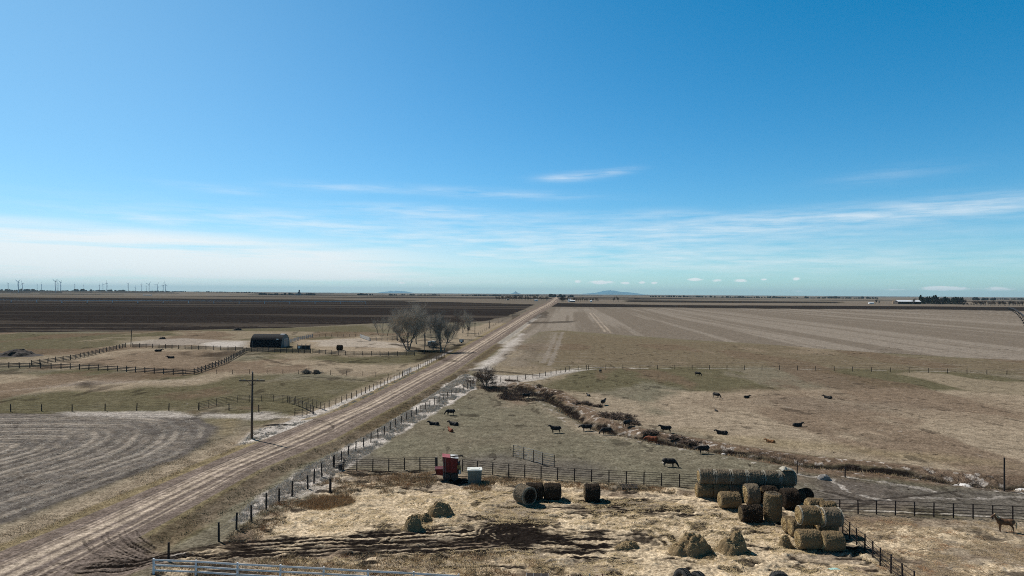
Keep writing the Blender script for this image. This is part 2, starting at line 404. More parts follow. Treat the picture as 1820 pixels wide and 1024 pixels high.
# right: dark strips beyond the stubble
ploughR = [(987, 538.6), (1200, 542.5), (1500, 543.5), (1820, 546), (2600, 552), (2600, 561), (1830, 552.5), (1660, 549.6), (1360, 548.7), (1150, 546.2), (978, 545.3)]
for k in ('stub', 'tan', 'dusk'): area(k, ploughR, 1, 5, 3, mode='clear')
area('plough', ploughR, 1.0, 5, 3)
PR2 = [(1110, 533.5), (1360, 535.5), (1500, 536.5), (1495, 539.2), (1280, 538.5), (1110, 537)]
for k in ('stub', 'tan', 'dusk'): area(k, PR2, 1, 40, 20, mode='clear')
area('plough', [(1110, 533.5), (1360, 535.5), (1500, 536.5), (1495, 539.2), (1280, 538.5), (1110, 537)], .85, 40, 20)
area('stub', [(1010, 536.8), (1300, 539.3), (1520, 541), (1820, 543), (1820, 544.6), (1300, 541.2), (1000, 538.2)], .9, 20, 6)
for k in ('stub', 'tan'): area(k, [(972, 549), (1360, 549.5), (1830, 553.5), (2900, 575), (2900, 740), (880, 700), (880, 640)], 1, 3, 0, mode='clear')

# the pale stubble field and the mown field in front of it
stubP = [(972, 549), (1150, 548), (1360, 549.5), (1660, 550.5), (1830, 553.5), (2900, 575), (2900, 690), (1825, 641), (1690, 635), (1502, 623), (1360, 612), (1300, 608), (1220, 604), (1068, 592.5), (1020, 589), (998, 587), (960, 590), (935, 604), (917, 622), (900, 640), (884, 648), (868, 643), (905, 612), (940, 580)]
area('stub', stubP, .95, 3, 2.0)
mownP = [(998, 587), (1068, 592.5), (1220, 604), (1300, 608), (1360, 612), (1502, 623), (1690, 635), (1825, 641), (2900, 690), (2900, 740), (1820, 664), (1500, 656), (1250, 653), (1010, 657), (960, 664), (900, 657), (884, 648), (917, 622), (935, 604), (960, 590)]
area('tan', mownP, .36, 3, 3)
area('olive', mownP, .72, 6, 8)
area('rust', mownP, .38, 30, 20, nzB)
area('stub', [(884, 648), (917, 622), (940, 600), (968, 590), (990, 591), (985, 610), (960, 650), (920, 657)], .55, 8, 8)
for a, b in (((988, 592), (966, 645)), ((1000, 590), (976, 650))): streak('stub', [a, ((a[0] + b[0]) / 2 + 1, (a[1] + b[1]) / 2), b], 1.6, .75, .8)
for yy in (600, 612, 621, 627, 632, 637, 641, 645, 648, 651):
    streak('stub', [(975, yy + 2), (1150, yy + (2 if yy > 625 else 8)), (1400, yy + (4 if yy > 625 else 18)), (1830, yy + (9 if yy > 625 else 34))], .55 + .25 * random.random(), .3 + .35 * random.random(), .9)
for yy in (646, 649.5, 652.5): streak('mud', [(990, yy + 3), (1150, yy), (1400, yy + 2), (1830, yy + 8)], .7, .38, .9)
# drill rows of the stubble, running with the road
ca, sa = math.cos(.083), math.sin(.083)
vrow = Xg * ca - Yg * sa; urow = Xg * sa + Yg * ca
rows = fbm(vrow, urow * .02, 7, 4, 21, .6); rows2 = fbm(vrow, urow * .012, 26, 3, 22)
inst = np.clip(A['stub'], 0, 1) * (Yg < 1250) * (u_r > 1.3)
rowmask = inst * sst(rows * .6 + rows2 * .4, .46, .60)
for a, b in (((1048, 556), (1076, 590)), ((1054, 556), (1086, 592)), ((1140, 561), (1259, 604)), ((1100, 560), (1160, 597)), ((1180, 560), (1330, 606)), ((1250, 562), (1440, 612)), ((1330, 560), (1560, 618))):
    m, d, s, sd = streak('track', [a, ((a[0] + b[0]) / 2, (a[1] + b[1]) / 2), b], .7 if a[0] > 1060 else 1.1, .22 if a[0] > 1060 else .55, .9)
area('mud', [(938, 571), (960, 572), (1024, 570), (1024, 573), (980, 575), (938, 575)], .55, 3, 4)
area('mud', [(950, 561), (970, 553), (976, 556), (972, 566), (945, 566)], .5, 3, 4)

# ---- the left pastures
area('tan', [(-200, 655), (0, 662), (200, 672), (330, 672), (440, 640), (520, 640), (700, 648), (770, 645), (722, 664), (640, 672), (560, 666), (430, 669), (330, 684), (200, 691), (0, 708), (-200, 715)], .75, 10, 9)
area('olive', [(-300, 594), (200, 592), (420, 586), (650, 578), (700, 590), (560, 600), (430, 606), (230, 612), (120, 634), (0, 646), (-300, 655)], .62, 14, 14, nzB)
area('olive', [(-300, 705), (0, 704), (200, 690), (420, 678), (600, 672), (690, 680), (640, 700), (585, 722), (540, 712), (400, 712), (350, 728), (0, 729), (-300, 740)], .62, 12, 10)
area('olive', [(470, 630), (600, 632), (730, 636), (690, 648), (560, 652), (470, 646)], .7, 8, 8)
area('pale', [(-200, 686), (0, 690), (140, 677), (320, 672), (330, 676), (170, 688), (0, 702), (-200, 710)], .35, 12, 8)
area('tan', [(60, 648), (130, 638), (223, 618), (300, 620), (437, 624), (400, 645), (338, 664), (210, 659), (100, 651)], .8, 6, 4)
area('rust', [(130, 645), (250, 622), (430, 625), (395, 645), (330, 660), (220, 655)], .55, 16, 12)
area('mud', [(395, 622), (445, 622), (430, 634), (390, 640), (330, 634)], .62, 8, 7)
for x, y, w in ((80, 651, 4), (120, 643, 4), (165, 648, 5), (330, 630, 5), (315, 656, 4), (375, 628, 5)): area('mud', [(x - 5 * w, y), (x, y - w), (x + 5 * w, y + 1), (x, y + w)], .5, 5, 4)
area('pale', [(225, 611), (250, 603), (330, 602), (440, 606), (440, 618), (400, 617), (340, 614), (260, 616)], .45, 10, 7)
area('pale', [(340, 613), (380, 607), (440, 607), (441, 617), (400, 618)], .8, 8, 4)
area('tan', [(200, 600), (300, 596), (420, 600), (440, 610), (330, 620), (230, 617)], .6, 10, 9)
area('olive', [(-200, 592), (200, 592), (420, 588), (640, 580), (660, 592), (500, 598), (420, 596), (250, 600), (150, 630), (0, 644), (-200, 650)], .6, 12, 12)
area('tan', [(515, 598), (560, 604), (650, 598), (740, 606), (742, 626), (650, 628), (560, 622), (515, 618)], .85, 6, 5)
area('pale', [(552, 606), (640, 601), (725, 610), (735, 622), (640, 618), (560, 616)], .45, 9, 7)
area('olive', [(470, 628), (600, 630), (720, 634), (660, 645), (520, 648), (460, 640)], .55, 10, 8)
for pl in ([(455, 634), (520, 649), (600, 645), (680, 636), (740, 636)], [(480, 650), (540, 651), (600, 648)], [(560, 630), (650, 634), (730, 632)]): streak('mud', pl, 1.5, .5, 1.0)
area('rust', [(560, 655), (640, 660), (720, 655), (740, 648), (690, 675), (600, 668)], .3, 10, 9)
streak('mud', [(540, 669), (590, 672), (640, 676), (680, 681)], .9, .62, .8)
streak('mud', [(470, 668), (540, 670)], .6, .35, .8)
area('mud', [(120, 685), (150, 680), (185, 682), (170, 690), (130, 691)], .6, 4, 4)
area('mud', [(25, 712), (60, 707), (85, 707), (60, 714)], .6, 3, 3)
for pl in ([(700, 612), (740, 620), (770, 633), (800, 642)], [(745, 640), (775, 632), (820, 612)]): streak('mud', pl, 3.5, .7, .9)
area('mud', [(735, 615), (800, 612), (815, 622), (770, 642), (735, 635)], .45, 8, 7)
area('yellow', [(870, 588), (940, 558), (930, 575), (865, 605), (830, 620), (760, 655), (770, 640)], .5, 5, 5)
area('tan', [(800, 590), (880, 570), (945, 556), (900, 580), (850, 604), (800, 615)], .75, 6, 5)
# bottom left of the near pasture
area('pale', [(90, 732), (300, 731), (350, 740), (360, 733), (430, 735), (470, 730), (520, 742), (470, 748), (400, 744), (300, 741), (120, 742)], .6, 3.5, 3.5)
area('pale', [(452, 765), (500, 752), (560, 744), (590, 735), (560, 748), (500, 772), (450, 785), (425, 790), (440, 775)], .95, 2.5, 2.0)
area('pale', [(500, 742), (560, 735), (610, 722), (600, 727), (560, 742), (520, 745)], .7, 2, 2)
area('rust', [(415, 722), (470, 721), (470, 730), (420, 729)], .5, 3, 3)
area('yellow', [(385, 745), (425, 740), (430, 765), (395, 785), (378, 775)], .55, 4, 4)
for pl in ([(358, 735), (420, 729), (480, 727), (530, 734)], [(465, 742), (500, 733), (545, 729)], [(430, 745), (470, 734), (500, 731)]): streak('mud', pl, .45, .4, .8)
streak('mud', [(472, 757), (490, 754), (512, 755)], .9, .8, 1.0)

# ---- the swathed field at lower left: windrows following its edge, turning at the corner
swP = GP([(-700, 745), (-200, 738), (60, 735), (180, 733), (300, 735), (355, 742), (384, 760), (372, 785), (330, 812), (230, 848), (110, 893), (0, 936), (-160, 1000), (-420, 1110), (-900, 1110)])
m = (Yg < 180) & (Xg < -30); s = sdf(Xg[m], Yg[m], swP)
wob = (fbm(Xg[m], Yg[m], 16, 3, 41) - .5) * 1.6
inside = np.clip(.5 - (s + (nz2[m] - .5) * 2) / 1.5, 0, 1)
A['dusk'][m] = np.maximum(A['dusk'][m], inside * .9)
sw = .5 + .5 * np.cos((s + wob) * 2 * np.pi / 2.0 + 2.2 * (nz3[m] - .5)); sw2 = .5 + .5 * np.cos((s + wob * .5) * 2 * np.pi / 5.6 + 1)
patch = fbm(Xg[m], Yg[m], 12, 3, 44)
deep = sst(-s, 0, 3)
A['stub'][m] = np.maximum(A['stub'][m], inside * deep * np.clip((sst(sw, .35, .9) * .55 + .1) * (.25 + .75 * sst(sw2, .25, .7)) * sst(patch, .24, .50) + .42 * sst(fbm(Xg[m], Yg[m], 1.1, 3, 47), .42, .62), 0, .95))
A['mud'][m] = np.maximum(A['mud'][m], inside * sst(1 - sw, .45, .9) * .34 * sst(patch, .35, .6))
A['olive'][m] = np.maximum(A['olive'][m], inside * sst(fbm(Xg[m], Yg[m], 10, 3, 46), .60, .68) * .9)
SW = np.zeros(N); SW[m] = inside * sw; SWP = np.zeros(N); SWP[m] = inside * deep * (.40 + .60 * sst(sw, .3, .85)) * (.35 + .65 * sst(sw2, .2, .8)) * (.3 + .7 * sst(patch, .30, .55)) * (.55 + .45 * sst(nz3[m], .4, .6)) * 1.3
area('olive', [(-300, 880), (0, 862), (80, 832), (150, 818), (60, 862), (0, 885)], .5, 4, 6)

# ---- verges
uu = (Xg - xl); vv = (Xg - xr)
vm = Yg < 1700
A['tan'] = np.maximum(A['tan'], np.where(vm & Lside, .75 * sst(uu, -9 - 3 * nz1, -3), 0) * (Yg < 200))
A['yellow'] = np.maximum(A['yellow'], np.where(vm & Lside, sst(uu + (nz2 - .5) * 1.6, -2.6, -1.2) * .95, 0))
A['pale'] = np.maximum(A['pale'], np.where(vm & Lside & (Yg > 118) & (Yg < 290), sst(uu + (nz2 - .5) * 2, -4.6, -3.3) * (1 - sst(uu + (nz3 - .5), -2.2, -1.6)) * .85, 0))
vg = np.where(vm & Rside, 1.0, 0)
A['rust'] = np.maximum(A['rust'], vg * (1 - sst(vv + (nz2 - .5) * 3, 3.0, 6)) * sst(vv, .2, 1) * .50 * (Yg < 330))
A['olive'] = np.maximum(A['olive'], vg * (1 - sst(vv + (nz2 - .5) * 3, 4.0, 6)) * sst(nz1, .42, .6) * .9 * (Yg < 330))
A['yellow'] = np.maximum(A['yellow'], vg * (1 - sst(vv + (nz3 - .5) * .7, .5, 1.1)) * .6 * (Yg < 1500))
A['pale'] = np.maximum(A['pale'], vg * (1 - sst(vv + (nz2 - .5) * 3, 3, 7)) * (Yg > 330) * (Yg < 800) * .55)
area('pale', [(840, 655), (880, 625), (905, 605), (935, 585), (930, 600), (905, 628), (885, 645), (868, 662)], .75, 5, 4)
area('rust', [(872, 640), (905, 612), (935, 582), (945, 575), (925, 604), (890, 640), (875, 652)], .85, 3, 3)
area('tan', [(925, 585), (950, 563), (970, 550), (960, 570), (940, 588)], .8, 4, 4)
# the bleached grass between the road ditch and the fence
paleV = [(845, 672), (842, 690), (780, 728), (728, 758), (690, 782), (655, 806), (625, 822), (588, 850), (545, 868), (500, 892), (470, 905), (430, 930), (415, 925), (450, 893), (540, 835), (600, 800), (655, 772), (705, 742), (760, 706), (805, 676), (825, 664)]
area('pale', paleV, 1.0, 2.0, 1.2, nz2)
area('pale', [(845, 672), (842, 690), (780, 728), (715, 765), (690, 765), (705, 742), (760, 706), (805, 676), (825, 664)], 1.0, 2, 1, nz2, mode='add')
area('pale', [(545, 835), (600, 838), (640, 850), (600, 868), (540, 885), (480, 905), (470, 895)], .55, 4, 3)
area('pale', [(850, 664), (900, 668), (960, 665), (1010, 657), (1060, 655), (1070, 657), (1010, 662), (965, 674), (900, 682), (860, 684)], .7, 3, 2.5)
area('tan', [(880, 668), (925, 672), (935, 684), (880, 684)], .7, 3, 3)
area('mud', [(838, 655), (900, 660), (960, 667), (958, 669), (900, 663), (840, 659)], .6, 1.5, 1.2)
streak('mud', [(858, 683), (900, 688), (925, 692)], 1.6, .85, .6)
streak('pale', [(1015, 656), (1060, 653.5), (1150, 655)], .9, .7, .8)
streak('pale', [(1150, 655.5), (1300, 655), (1450, 657), (1650, 660), (1830, 663)], .45, .5, 1.0)
streak('mud', [(1058, 652.8), (1075, 652.5), (1090, 652.6)], 1.2, .9, .7); streak('mud', [(1092, 653), (1112, 654)], 1.0, .8, .8)

# ---- the right pasture
area('tan', [(925, 690), (1000, 694), (1090, 700), (1140, 712), (1200, 735), (1180, 770), (1110, 760), (1040, 735), (1000, 715), (960, 697)], .7, 6, 6)
area('tan', [(1190, 694), (1360, 690), (1520, 688), (1680, 690), (1900, 700), (2200, 720), (2200, 880), (1900, 868), (1780, 855), (1600, 835), (1420, 815), (1290, 795), (1190, 770), (1120, 745), (1130, 715)], .82, 8, 9)
area('rust', [(1320, 692), (1500, 690), (1820, 705), (1820, 760), (1600, 745), (1420, 735), (1250, 720)], .42, 22, 18, nzB)
area('yellow', [(1180, 765), (1240, 758), (1300, 772), (1400, 778), (1560, 795), (1780, 815), (1820, 835), (1640, 826), (1500, 812), (1380, 800), (1290, 790)], .55, 9, 8)
area('stub', [(1350, 700), (1500, 705), (1640, 712), (1700, 730), (1560, 742), (1400, 730)], .35, 18, 12)
area('tan', [(880, 690), (935, 692), (960, 715), (985, 728), (940, 735), (890, 712)], .55, 5, 5)
area('rust', [(885, 698), (930, 705), (930, 720), (890, 712)], .6, 3, 3)
for pl in ([(960, 668), (1060, 672), (1130, 682), (1180, 691)], [(990, 668), (1080, 676), (1150, 688), (1230, 694)]): streak('mud', pl, .5, .55, .9)
for pl in ([(1300, 752), (1380, 757), (1480, 770), (1600, 785), (1820, 800)], [(1250, 720), (1350, 742), (1450, 765)]): streak('mud', pl, 1.2, .28, 1.0)
# beside and below the creek
dc, sc_, sd_ = dline(Xg[near], Yg[near], creek_line)
inr = (Yg[near] < 330) & (Xg[near] > -8)
k = np.zeros(N); k[near] = inr * sst(2.3 + (nz2[near] - .5) * 2.6 - dc, 0, 1.2) * (.45 + .55 * sst(nz3[near], .30, .50)); A['mud'] = np.maximum(A['mud'], k * .95)
k2 = np.zeros(N); k2[near] = inr * sst(6.5 + (nz1[near] - .5) * 7 - dc, 0, 3) * (1 - k[near]); A['rust'] = np.maximum(A['rust'], k2 * .75)
spk = np.zeros(N); spk[near] = inr * (dc < 5.0) * sst(fbm(Xg[near], Yg[near], .9, 2, 61), .62, .72); A['pale'] = np.maximum(A['pale'], spk * .6)
for pl, w, v in (([(1468, 850), (1492, 862), (1512, 875), (1545, 884), (1580, 890)], .55, .55), ([(1500, 848), (1560, 857), (1620, 865), (1650, 874)], .5, .45), ([(1580, 862), (1640, 868), (1660, 874)], .45, .45),
                 ([(1690, 851), (1740, 860), (1790, 868)], .5, .4), ([(1410, 842), (1440, 848), (1480, 852)], .45, .5), ([(1620, 885), (1720, 886), (1830, 884)], .6, .4), ([(1470, 905), (1600, 910), (1720, 916), (1830, 922)], .35, .5)):
    streak('pale', pl, w, v, 1.0, nz3)
for pl in ([(1480, 912), (1560, 889), (1640, 880), (1700, 874)], [(1500, 842), (1600, 852), (1700, 862), (1820, 868)], [(1440, 868), (1500, 880), (1540, 892)]): streak('mud', pl, .5, .6, .9)
area('dusk', [(1400, 835), (1500, 845), (1700, 866), (1900, 880), (1900, 925), (1660, 912), (1460, 905), (1420, 880)], .7, 6, 6)
area('dusk', [(600, 830), (640, 800), (720, 815), (800, 805), (920, 800), (1000, 820), (1100, 845), (1240, 856), (1240, 872), (1100, 858), (880, 842), (777, 836)], .55, 6, 5)

# ---- the farmyard
yard = [(392, 966), (470, 920), (560, 880), (590, 852), (592, 836), (680, 836), (777, 836), (830, 843), (880, 846), (1058, 860), (1235, 870), (1300, 880), (1430, 892), (1470, 915), (1500, 948), (1532, 972), (1590, 1026), (1680, 1110), (1750, 1250), (150, 1250), (270, 1030), (300, 984)]
area('tan', yard, .9, 3, 2.5)
area('straw', [(560, 888), (640, 872), (720, 865), (800, 880), (840, 912), (830, 935), (720, 952), (560, 955), (450, 965), (460, 940)], .95, 5, 5, nz2)
sm = fbm(Xg * .6, Yg * 1.25, 3.6, 4, 51, .6)
m = (Yg < 100); inyard = np.zeros(N); inyard[m] = np.clip(.5 - sdf(Xg[m], Yg[m], GP(yard)) / 2, 0, 1)
A['straw'] = np.maximum(A['straw'], inyard * sst(sm, .42, .56) * np.where(Xg > 4, .85, .6))
area('straw', [(1040, 905), (1240, 890), (1420, 915), (1410, 960), (1500, 985), (1590, 1040), (1200, 1060), (1180, 985), (1060, 945)], .8, 7, 8, nz2)
area('rust', [(600, 842), (760, 838), (790, 850), (720, 862), (620, 858)], .55, 4, 4)
area('rust', [(860, 846), (940, 850), (1230, 872), (1230, 878), (1000, 868), (860, 858)], .6, 2.5, 2)
area('olive', [(610, 862), (700, 858), (770, 860), (760, 872), (640, 876)], .7, 4, 4)
area('rust', [(530, 896), (570, 885), (620, 885), (630, 896), (580, 906), (540, 906)], .8, 2.5, 2)
area('mud', [(1010, 888), (1080, 886), (1220, 905), (1230, 916), (1100, 910), (1000, 900)], .9, 3, 6, fbm(Xg * .22, Yg * 2.4, 1.0, 4, 312, .6))
area('rust', [(980, 985), (1240, 1000), (1240, 1030), (960, 1010)], .3, 6, 6)
pen = [(1475, 912), (1571, 916), (1660, 920), (1793, 926), (1900, 932), (2300, 950), (2300, 1250), (1760, 1250), (1590, 1026), (1532, 972), (1500, 948)]
area('tan', pen, .8, 2, 2)
m = (Yg < 90) & (Xg > 20); k = np.zeros(N); k[m] = np.clip(.5 - sdf(Xg[m], Yg[m], GP(pen)) / 2, 0, 1)
A['straw'] = np.maximum(A['straw'], k * sst(sm, .50, .62) * .75); A['rust'] = np.maximum(A['rust'], k * sst(1 - sm, .5, .62) * .5)
A['mud'] = np.maximum(A['mud'], k * sst(fbm(Xg * .6, Yg, 2.2, 3, 58), .62, .7) * .6)
area('mud', [(1725, 950), (1790, 945), (1830, 948), (1830, 958), (1740, 960)], .5, 2, 2, nz2)
area('rust', [(1475, 916), (1560, 918), (1640, 930), (1560, 938), (1500, 930)], .7, 3, 3)
# churned mud and wheel ruts of the yard lane
lane = smooth_line(GP([(150, 1010), (215, 1000), (270, 992), (340, 984), (440, 975), (560, 968), (700, 963), (820, 956), (900, 950), (965, 952), (1040, 958), (1110, 962)]), 8)
m = (Yg < 92) & (Xg < 20); d, s, sd = dline(Xg[m], Yg[m], lane); sgn = d * sd
halfw = np.interp(s, [0, 8, 20, 30, 60, 75, 90], [1.6, 2.0, 3.2, 4.3, 5.4, 5.6, 2.4])
band = sst(halfw * (1 + (nz2[m] - .5) * 1.3) - d, 0, 1.0)
rutp = .5 + .5 * np.cos(sgn * 2 * np.pi / .95 + 1.0 * (fbm(Xg[m], Yg[m], 14, 2, 63) - .5))
lug = .5 + .5 * np.sign(np.sin(s * 2 * np.pi / .55 + np.abs(np.sin(sgn * 3.3)) * 2))
longn = fbm(s * .16, sgn * 2.2, 1.0, 4, 66, .6)
k = band * np.clip((.06 + .94 * sst(rutp * .42 + longn * .8, .44, .60)) * (.92 + .08 * lug) * sst(fbm(Xg[m] * .5, Yg[m], 5, 3, 67), .30, .48), 0, 1)
A['mud'][m] = np.maximum(A['mud'][m], np.clip(k * 1.05, 0, 1)); RUT = np.zeros(N); RUT[m] = band * (rutp - .5) + band * .15 * (lug - .5)
# swings of a tractor turning on the yard and at the lane mouth
for c, rad, hd in (((905, 948), (.9, 1.5, 2.15, 2.8, 3.3), 2.9), ((938, 947), (1.2, 1.9, 2.6), 2.7)):
    cx, cy = G(*c); m2 = np.hypot(Xg - cx, Yg - cy) < 4.2; rr = np.hypot(Xg[m2] - cx, Yg[m2] - cy); an = np.arctan2(Yg[m2] - cy, Xg[m2] - cx); on = sst(np.cos(an - hd), -.45, .0)
    A['mud'][m2] = np.maximum(A['mud'][m2], .9 * sst(3.7 - rr + (nz2[m2] - .5), 0, .6) * on)
    for r_ in rad:
        kk = sst(.17 - np.abs(rr - r_ - .2 * np.sin(an * 1.7 + r_)), 0, .09) * on * sst(nz3[m2], .30, .48) * (.7 + .3 * np.sign(np.sin(an * r_ * 12)))
        A['mud'][m2] *= 1 - .7 * kk
area('gravel_turn', [(120, 1024), (160, 985), (205, 942), (238, 944), (262, 968), (300, 984), (300, 1002), (250, 1012), (180, 1030)], .9, 1.2, 1.0, nz3)
for pl in ([(164, 958), (172, 972), (192, 984), (225, 990), (285, 989)], [(206, 946), (212, 960), (230, 972), (262, 980), (300, 983)], [(40, 1030), (110, 1008), (180, 997), (262, 993)], [(226, 946), (236, 960), (262, 971)]):
    for off in (-.75, -.32, .32, .75):
        P_l = smooth_line(GP(pl), 8); q_ = []
        for i_, p_ in enumerate(P_l):
            a_, b_ = P_l[max(0, i_ - 1)], P_l[min(len(P_l) - 1, i_ + 1)]; l_ = math.hypot(b_[0] - a_[0], b_[1] - a_[1]) + 1e-9
            q_.append((p_[0] - (b_[1] - a_[1]) / l_ * off, p_[1] + (b_[0] - a_[0]) / l_ * off))
        m2 = (Yg < 72) & (Xg < -25); d2, s2, _s = dline(Xg[m2], Yg[m2], q_)
        k2_ = sst(.21 * (1 + (nz3[m2] - .5)) - d2, 0, .12) * (.75 + .25 * np.sign(np.sin(s2 * 14 + d2 * 10))) * (.55 if abs(off) < .5 else .95)
        A['mud'][m2] = np.maximum(A['mud'][m2], k2_)
for _ in range(46):
    x, y = random.uniform(820, 1250), random.uniform(905, 1000); L = random.uniform(18, 70)
    streak('mud', [(x, y), (x + L * .5, y + random.uniform(-2, 4)), (x + L, y + random.uniform(-2, 6))], random.uniform(.15, .42), random.uniform(.4, .8), 1.0, nz3)
area('mud', [(880, 930), (945, 925), (1000, 950), (1080, 965), (1080, 985), (960, 975), (890, 968)], .95, 3, 6, fbm(Xg * .22, Yg * 2.4, 1.0, 4, 311, .6))
hs_ = fbm(Xg * .7, Yg, 1.5, 3, 301); m = inyard > .3; A['mud'][m] = np.maximum(A['mud'][m], np.maximum(sst(hs_[m], .60, .70) * .75 * (A['straw'][m] < .9), sst(fbm(Xg[m] * .35, Yg[m] * 1.3, 1.1, 3, 303), .60, .70) * .8 * (A['straw'][m] < .84))); A['rust'][m] = np.maximum(A['rust'][m], sst(fbm(Xg[m] * .6, Yg[m], 2.6, 3, 302), .56, .68) * .6 * (A['straw'][m] < .84))
area('pale', [(297, 984), (330, 982), (345, 986), (330, 992), (300, 992)], .9, .6, .5, nz3)

# ---- the gravel road
inroad = sst(u_r, -.015, .02) * (1 - sst(u_r, .98, 1.02)); A['gravel'] = np.maximum(inroad, A.pop('gravel_turn'))
lane_n = fbm(u_r * 30, Yg * .05, 1.0, 3, 81); wand = (vnoise(Yg * .03, Yg * 0, 82) - .5) * .05; uw = u_r + wand
def gs(c, w): return np.exp(-((uw - c) / w) ** 2)
tr = .55 * gs(.30, .025) + .95 * gs(.40, .045) + .8 * gs(.55, .05) + .7 * gs(.72, .022) + .5 * gs(.80, .014) + .35 * gs(.24, .012)
tr = tr * (.62 + .7 * fbm(u_r * 60, Yg * .12, 2.0, 3, 83)) + .35 * sst(lane_n, .5, .8)
A['track'] = np.maximum(A['track'], np.clip(tr, 0, 1) * inroad)
dk = .75 * gs(.20, .018) + .5 * gs(.475, .012) + .6 * gs(.63, .03) + .45 * gs(.76, .02) + .3 * gs(.88, .05) + .4 * gs(.10, .02)
A['dusk'] = np.maximum(A['dusk'] * (1 - inroad), np.clip(dk * (.6 + .8 * fbm(u_r * 40, Yg * .1, 2.0, 3, 84)), 0, 1) * inroad)
for k in ('tan', 'straw', 'pale', 'rust', 'yellow', 'olive', 'stub', 'plough'): A[k] *= 1 - inroad * np.where(np.abs(u_r - .5) < .47, 1, .75)
A['mud'] *= 1 - inroad * .35
for pl in ([(548, 748), (565, 751), (590, 757), (588, 766), (560, 775), (525, 783)], [(556, 745), (575, 750), (592, 754)]): streak('mud', pl, .35, .55, .6, nz3)

# ---- dung and bare spots in the pasture
pas = (Yg < 330) & (Xg > -12) & (inyard < .3) & (u_r > 1.5) & (A['pale'] < .4)
A['mud'] = np.maximum(A['mud'], np.where(pas, np.maximum(sst(vnoise(Xg * 1.25, Yg * 1.0, 91), .93, .97) * .75, sst(fbm(Xg, Yg * .5, 2.4, 3, 95), .70, .78) * .5), 0))
pasL = (Yg < 420) & Lside & (uu < -6) & (A['pale'] < .5)
A['mud'] = np.maximum(A['mud'], np.where(pasL, np.maximum(sst(vnoise(Xg * .8, Yg * .6, 92), .94, .98) * .6, sst(fbm(Xg, Yg * .4, 5, 3, 96), .68, .78) * .5), 0))
A['rust'] = np.maximum(A['rust'], np.where(pas | pasL, sst(fbm(Xg, Yg * .45, 24, 5, 93), .52, .64) * .6, 0))
A['tan'] = np.maximum(A['tan'], np.where(pas | pasL, sst(fbm(Xg, Yg * .4, 33, 5, 94), .48, .60) * .6, 0))

A['olive'] = np.maximum(A['olive'], np.where(pas | pasL, sst(fbm(Xg, Yg * .4, 28, 5, 97), .50, .60) * .7, 0))
sp_ = sst(vnoise(Xg * 1.1, Yg * .9, 98), .90, .97) * (Yg < 330) * (pas | pasL); A['pale'] = np.maximum(A['pale'], sp_ * .4)
nearP = [(848, 692), (925, 694), (985, 722), (1020, 742), (1060, 762), (1110, 777), (1180, 792), (1240, 803), (1330, 819), (1404, 832), (1400, 870), (1235, 868), (1058, 858), (880, 843), (777, 835), (592, 834), (655, 803), (728, 758)]
for k in ('tan', 'rust', 'olive'): area(k, nearP, 1, 2, 1.5, mode='clear')
area('rust', [(885, 698), (930, 705), (930, 720), (890, 712)], .6, 3, 3); area('tan', [(870, 692), (930, 696), (960, 716), (900, 722)], .5, 5, 5)
area('tan', [(960, 722), (1000, 738), (1050, 762), (1120, 780), (1180, 795), (1100, 786), (1040, 772), (985, 742)], .6, 3, 3)
area('dusk', [(820, 805), (900, 800), (1000, 820), (1100, 846), (1240, 858), (1240, 868), (1058, 857), (880, 843), (777, 835), (720, 822)], .6, 5, 5)
# ---- small relief: clods, tussocks, windrows, ruts
rel = np.zeros(N); n9 = Yg < 330
rel[n9] += (fbm(Xg[n9], Yg[n9], .8, 3, 101) - .5) * (.07 + .15 * A['straw'][n9] + .10 * A['tan'][n9] * inyard[n9] + .24 * A['pale'][n9] + .14 * A['rust'][n9] + .05 * A['mud'][n9])
rel[n9] += (fbm(Xg[n9], Yg[n9], .33, 2, 102) - .5) * (.05 + .12 * A['straw'][n9] + .12 * A['pale'][n9] + .04 * A['mud'][n9])
rel[n9] += (fbm(Xg[n9], Yg[n9], 3.5, 3, 103) - .5) * (.14 + .26 * np.clip(inyard[n9], 0, 1))
cl_ = fbm(Xg[n9] * .75, Yg[n9] * 1.1, 1.7, 3, 104); rel[n9] += sst(cl_, .54, .80) * .16 * np.clip(inyard[n9], 0, 1) * (A['mud'][n9] < .4)
rel += SW * .07 - RUT * .035
rel *= 1 - .93 * inroad
rel -= .05 * A['mud'] * (1 - inroad)
fade = 1 - .85 * sst(Yg, 160, 330)
Zg = Zg + rel * fade

# ---- cut the sheet along its zones
Fidx = (np.arange(NR - 1)[:, None] * NC + np.arange(NC - 1)[None, :]).ravel()
quads = np.stack([Fidx, Fidx + 1, Fidx + NC + 1, Fidx + NC], 1)
fx, fy = Xg[quads].mean(1), Yg[quads].mean(1)
zone = np.zeros(len(quads), np.int32)
znames = ['ground', 'road', 'ploughed_field', 'dark_strip_field', 'stubble_field', 'mown_field', 'swathed_field', 'farmyard', 'horse_pen', 'pasture', 'creek']
def zset(i, P, only=0):
    xs, ys = [p[0] for p in P], [p[1] for p in P]
    m = (fx > min(xs)) & (fx < max(xs)) & (fy > min(ys)) & (fy < max(ys)) & (zone == only); w = np.where(m)[0]
    zone[w[sdf(fx[w], fy[w], P) < 0]] = i
fu, fw = road_u(fx, fy); zone[(fu > 0) & (fu < 1) & (fy < 60000)] = 1
zset(2, GP(ploughL)); zset(3, GP(ploughR)); zset(4, GP(stubP)); zset(5, GP(mownP)); zset(6, swP); zset(7, GP(yard)); zset(8, GP(pen))
w = np.where((zone == 0) & (fy < 330) & (fy > 60) & (fx > -30))[0]; dcf, _, _ = dline(fx[w], fy[w], creek_line); zone[w[(dcf < 2.6)]] = 10
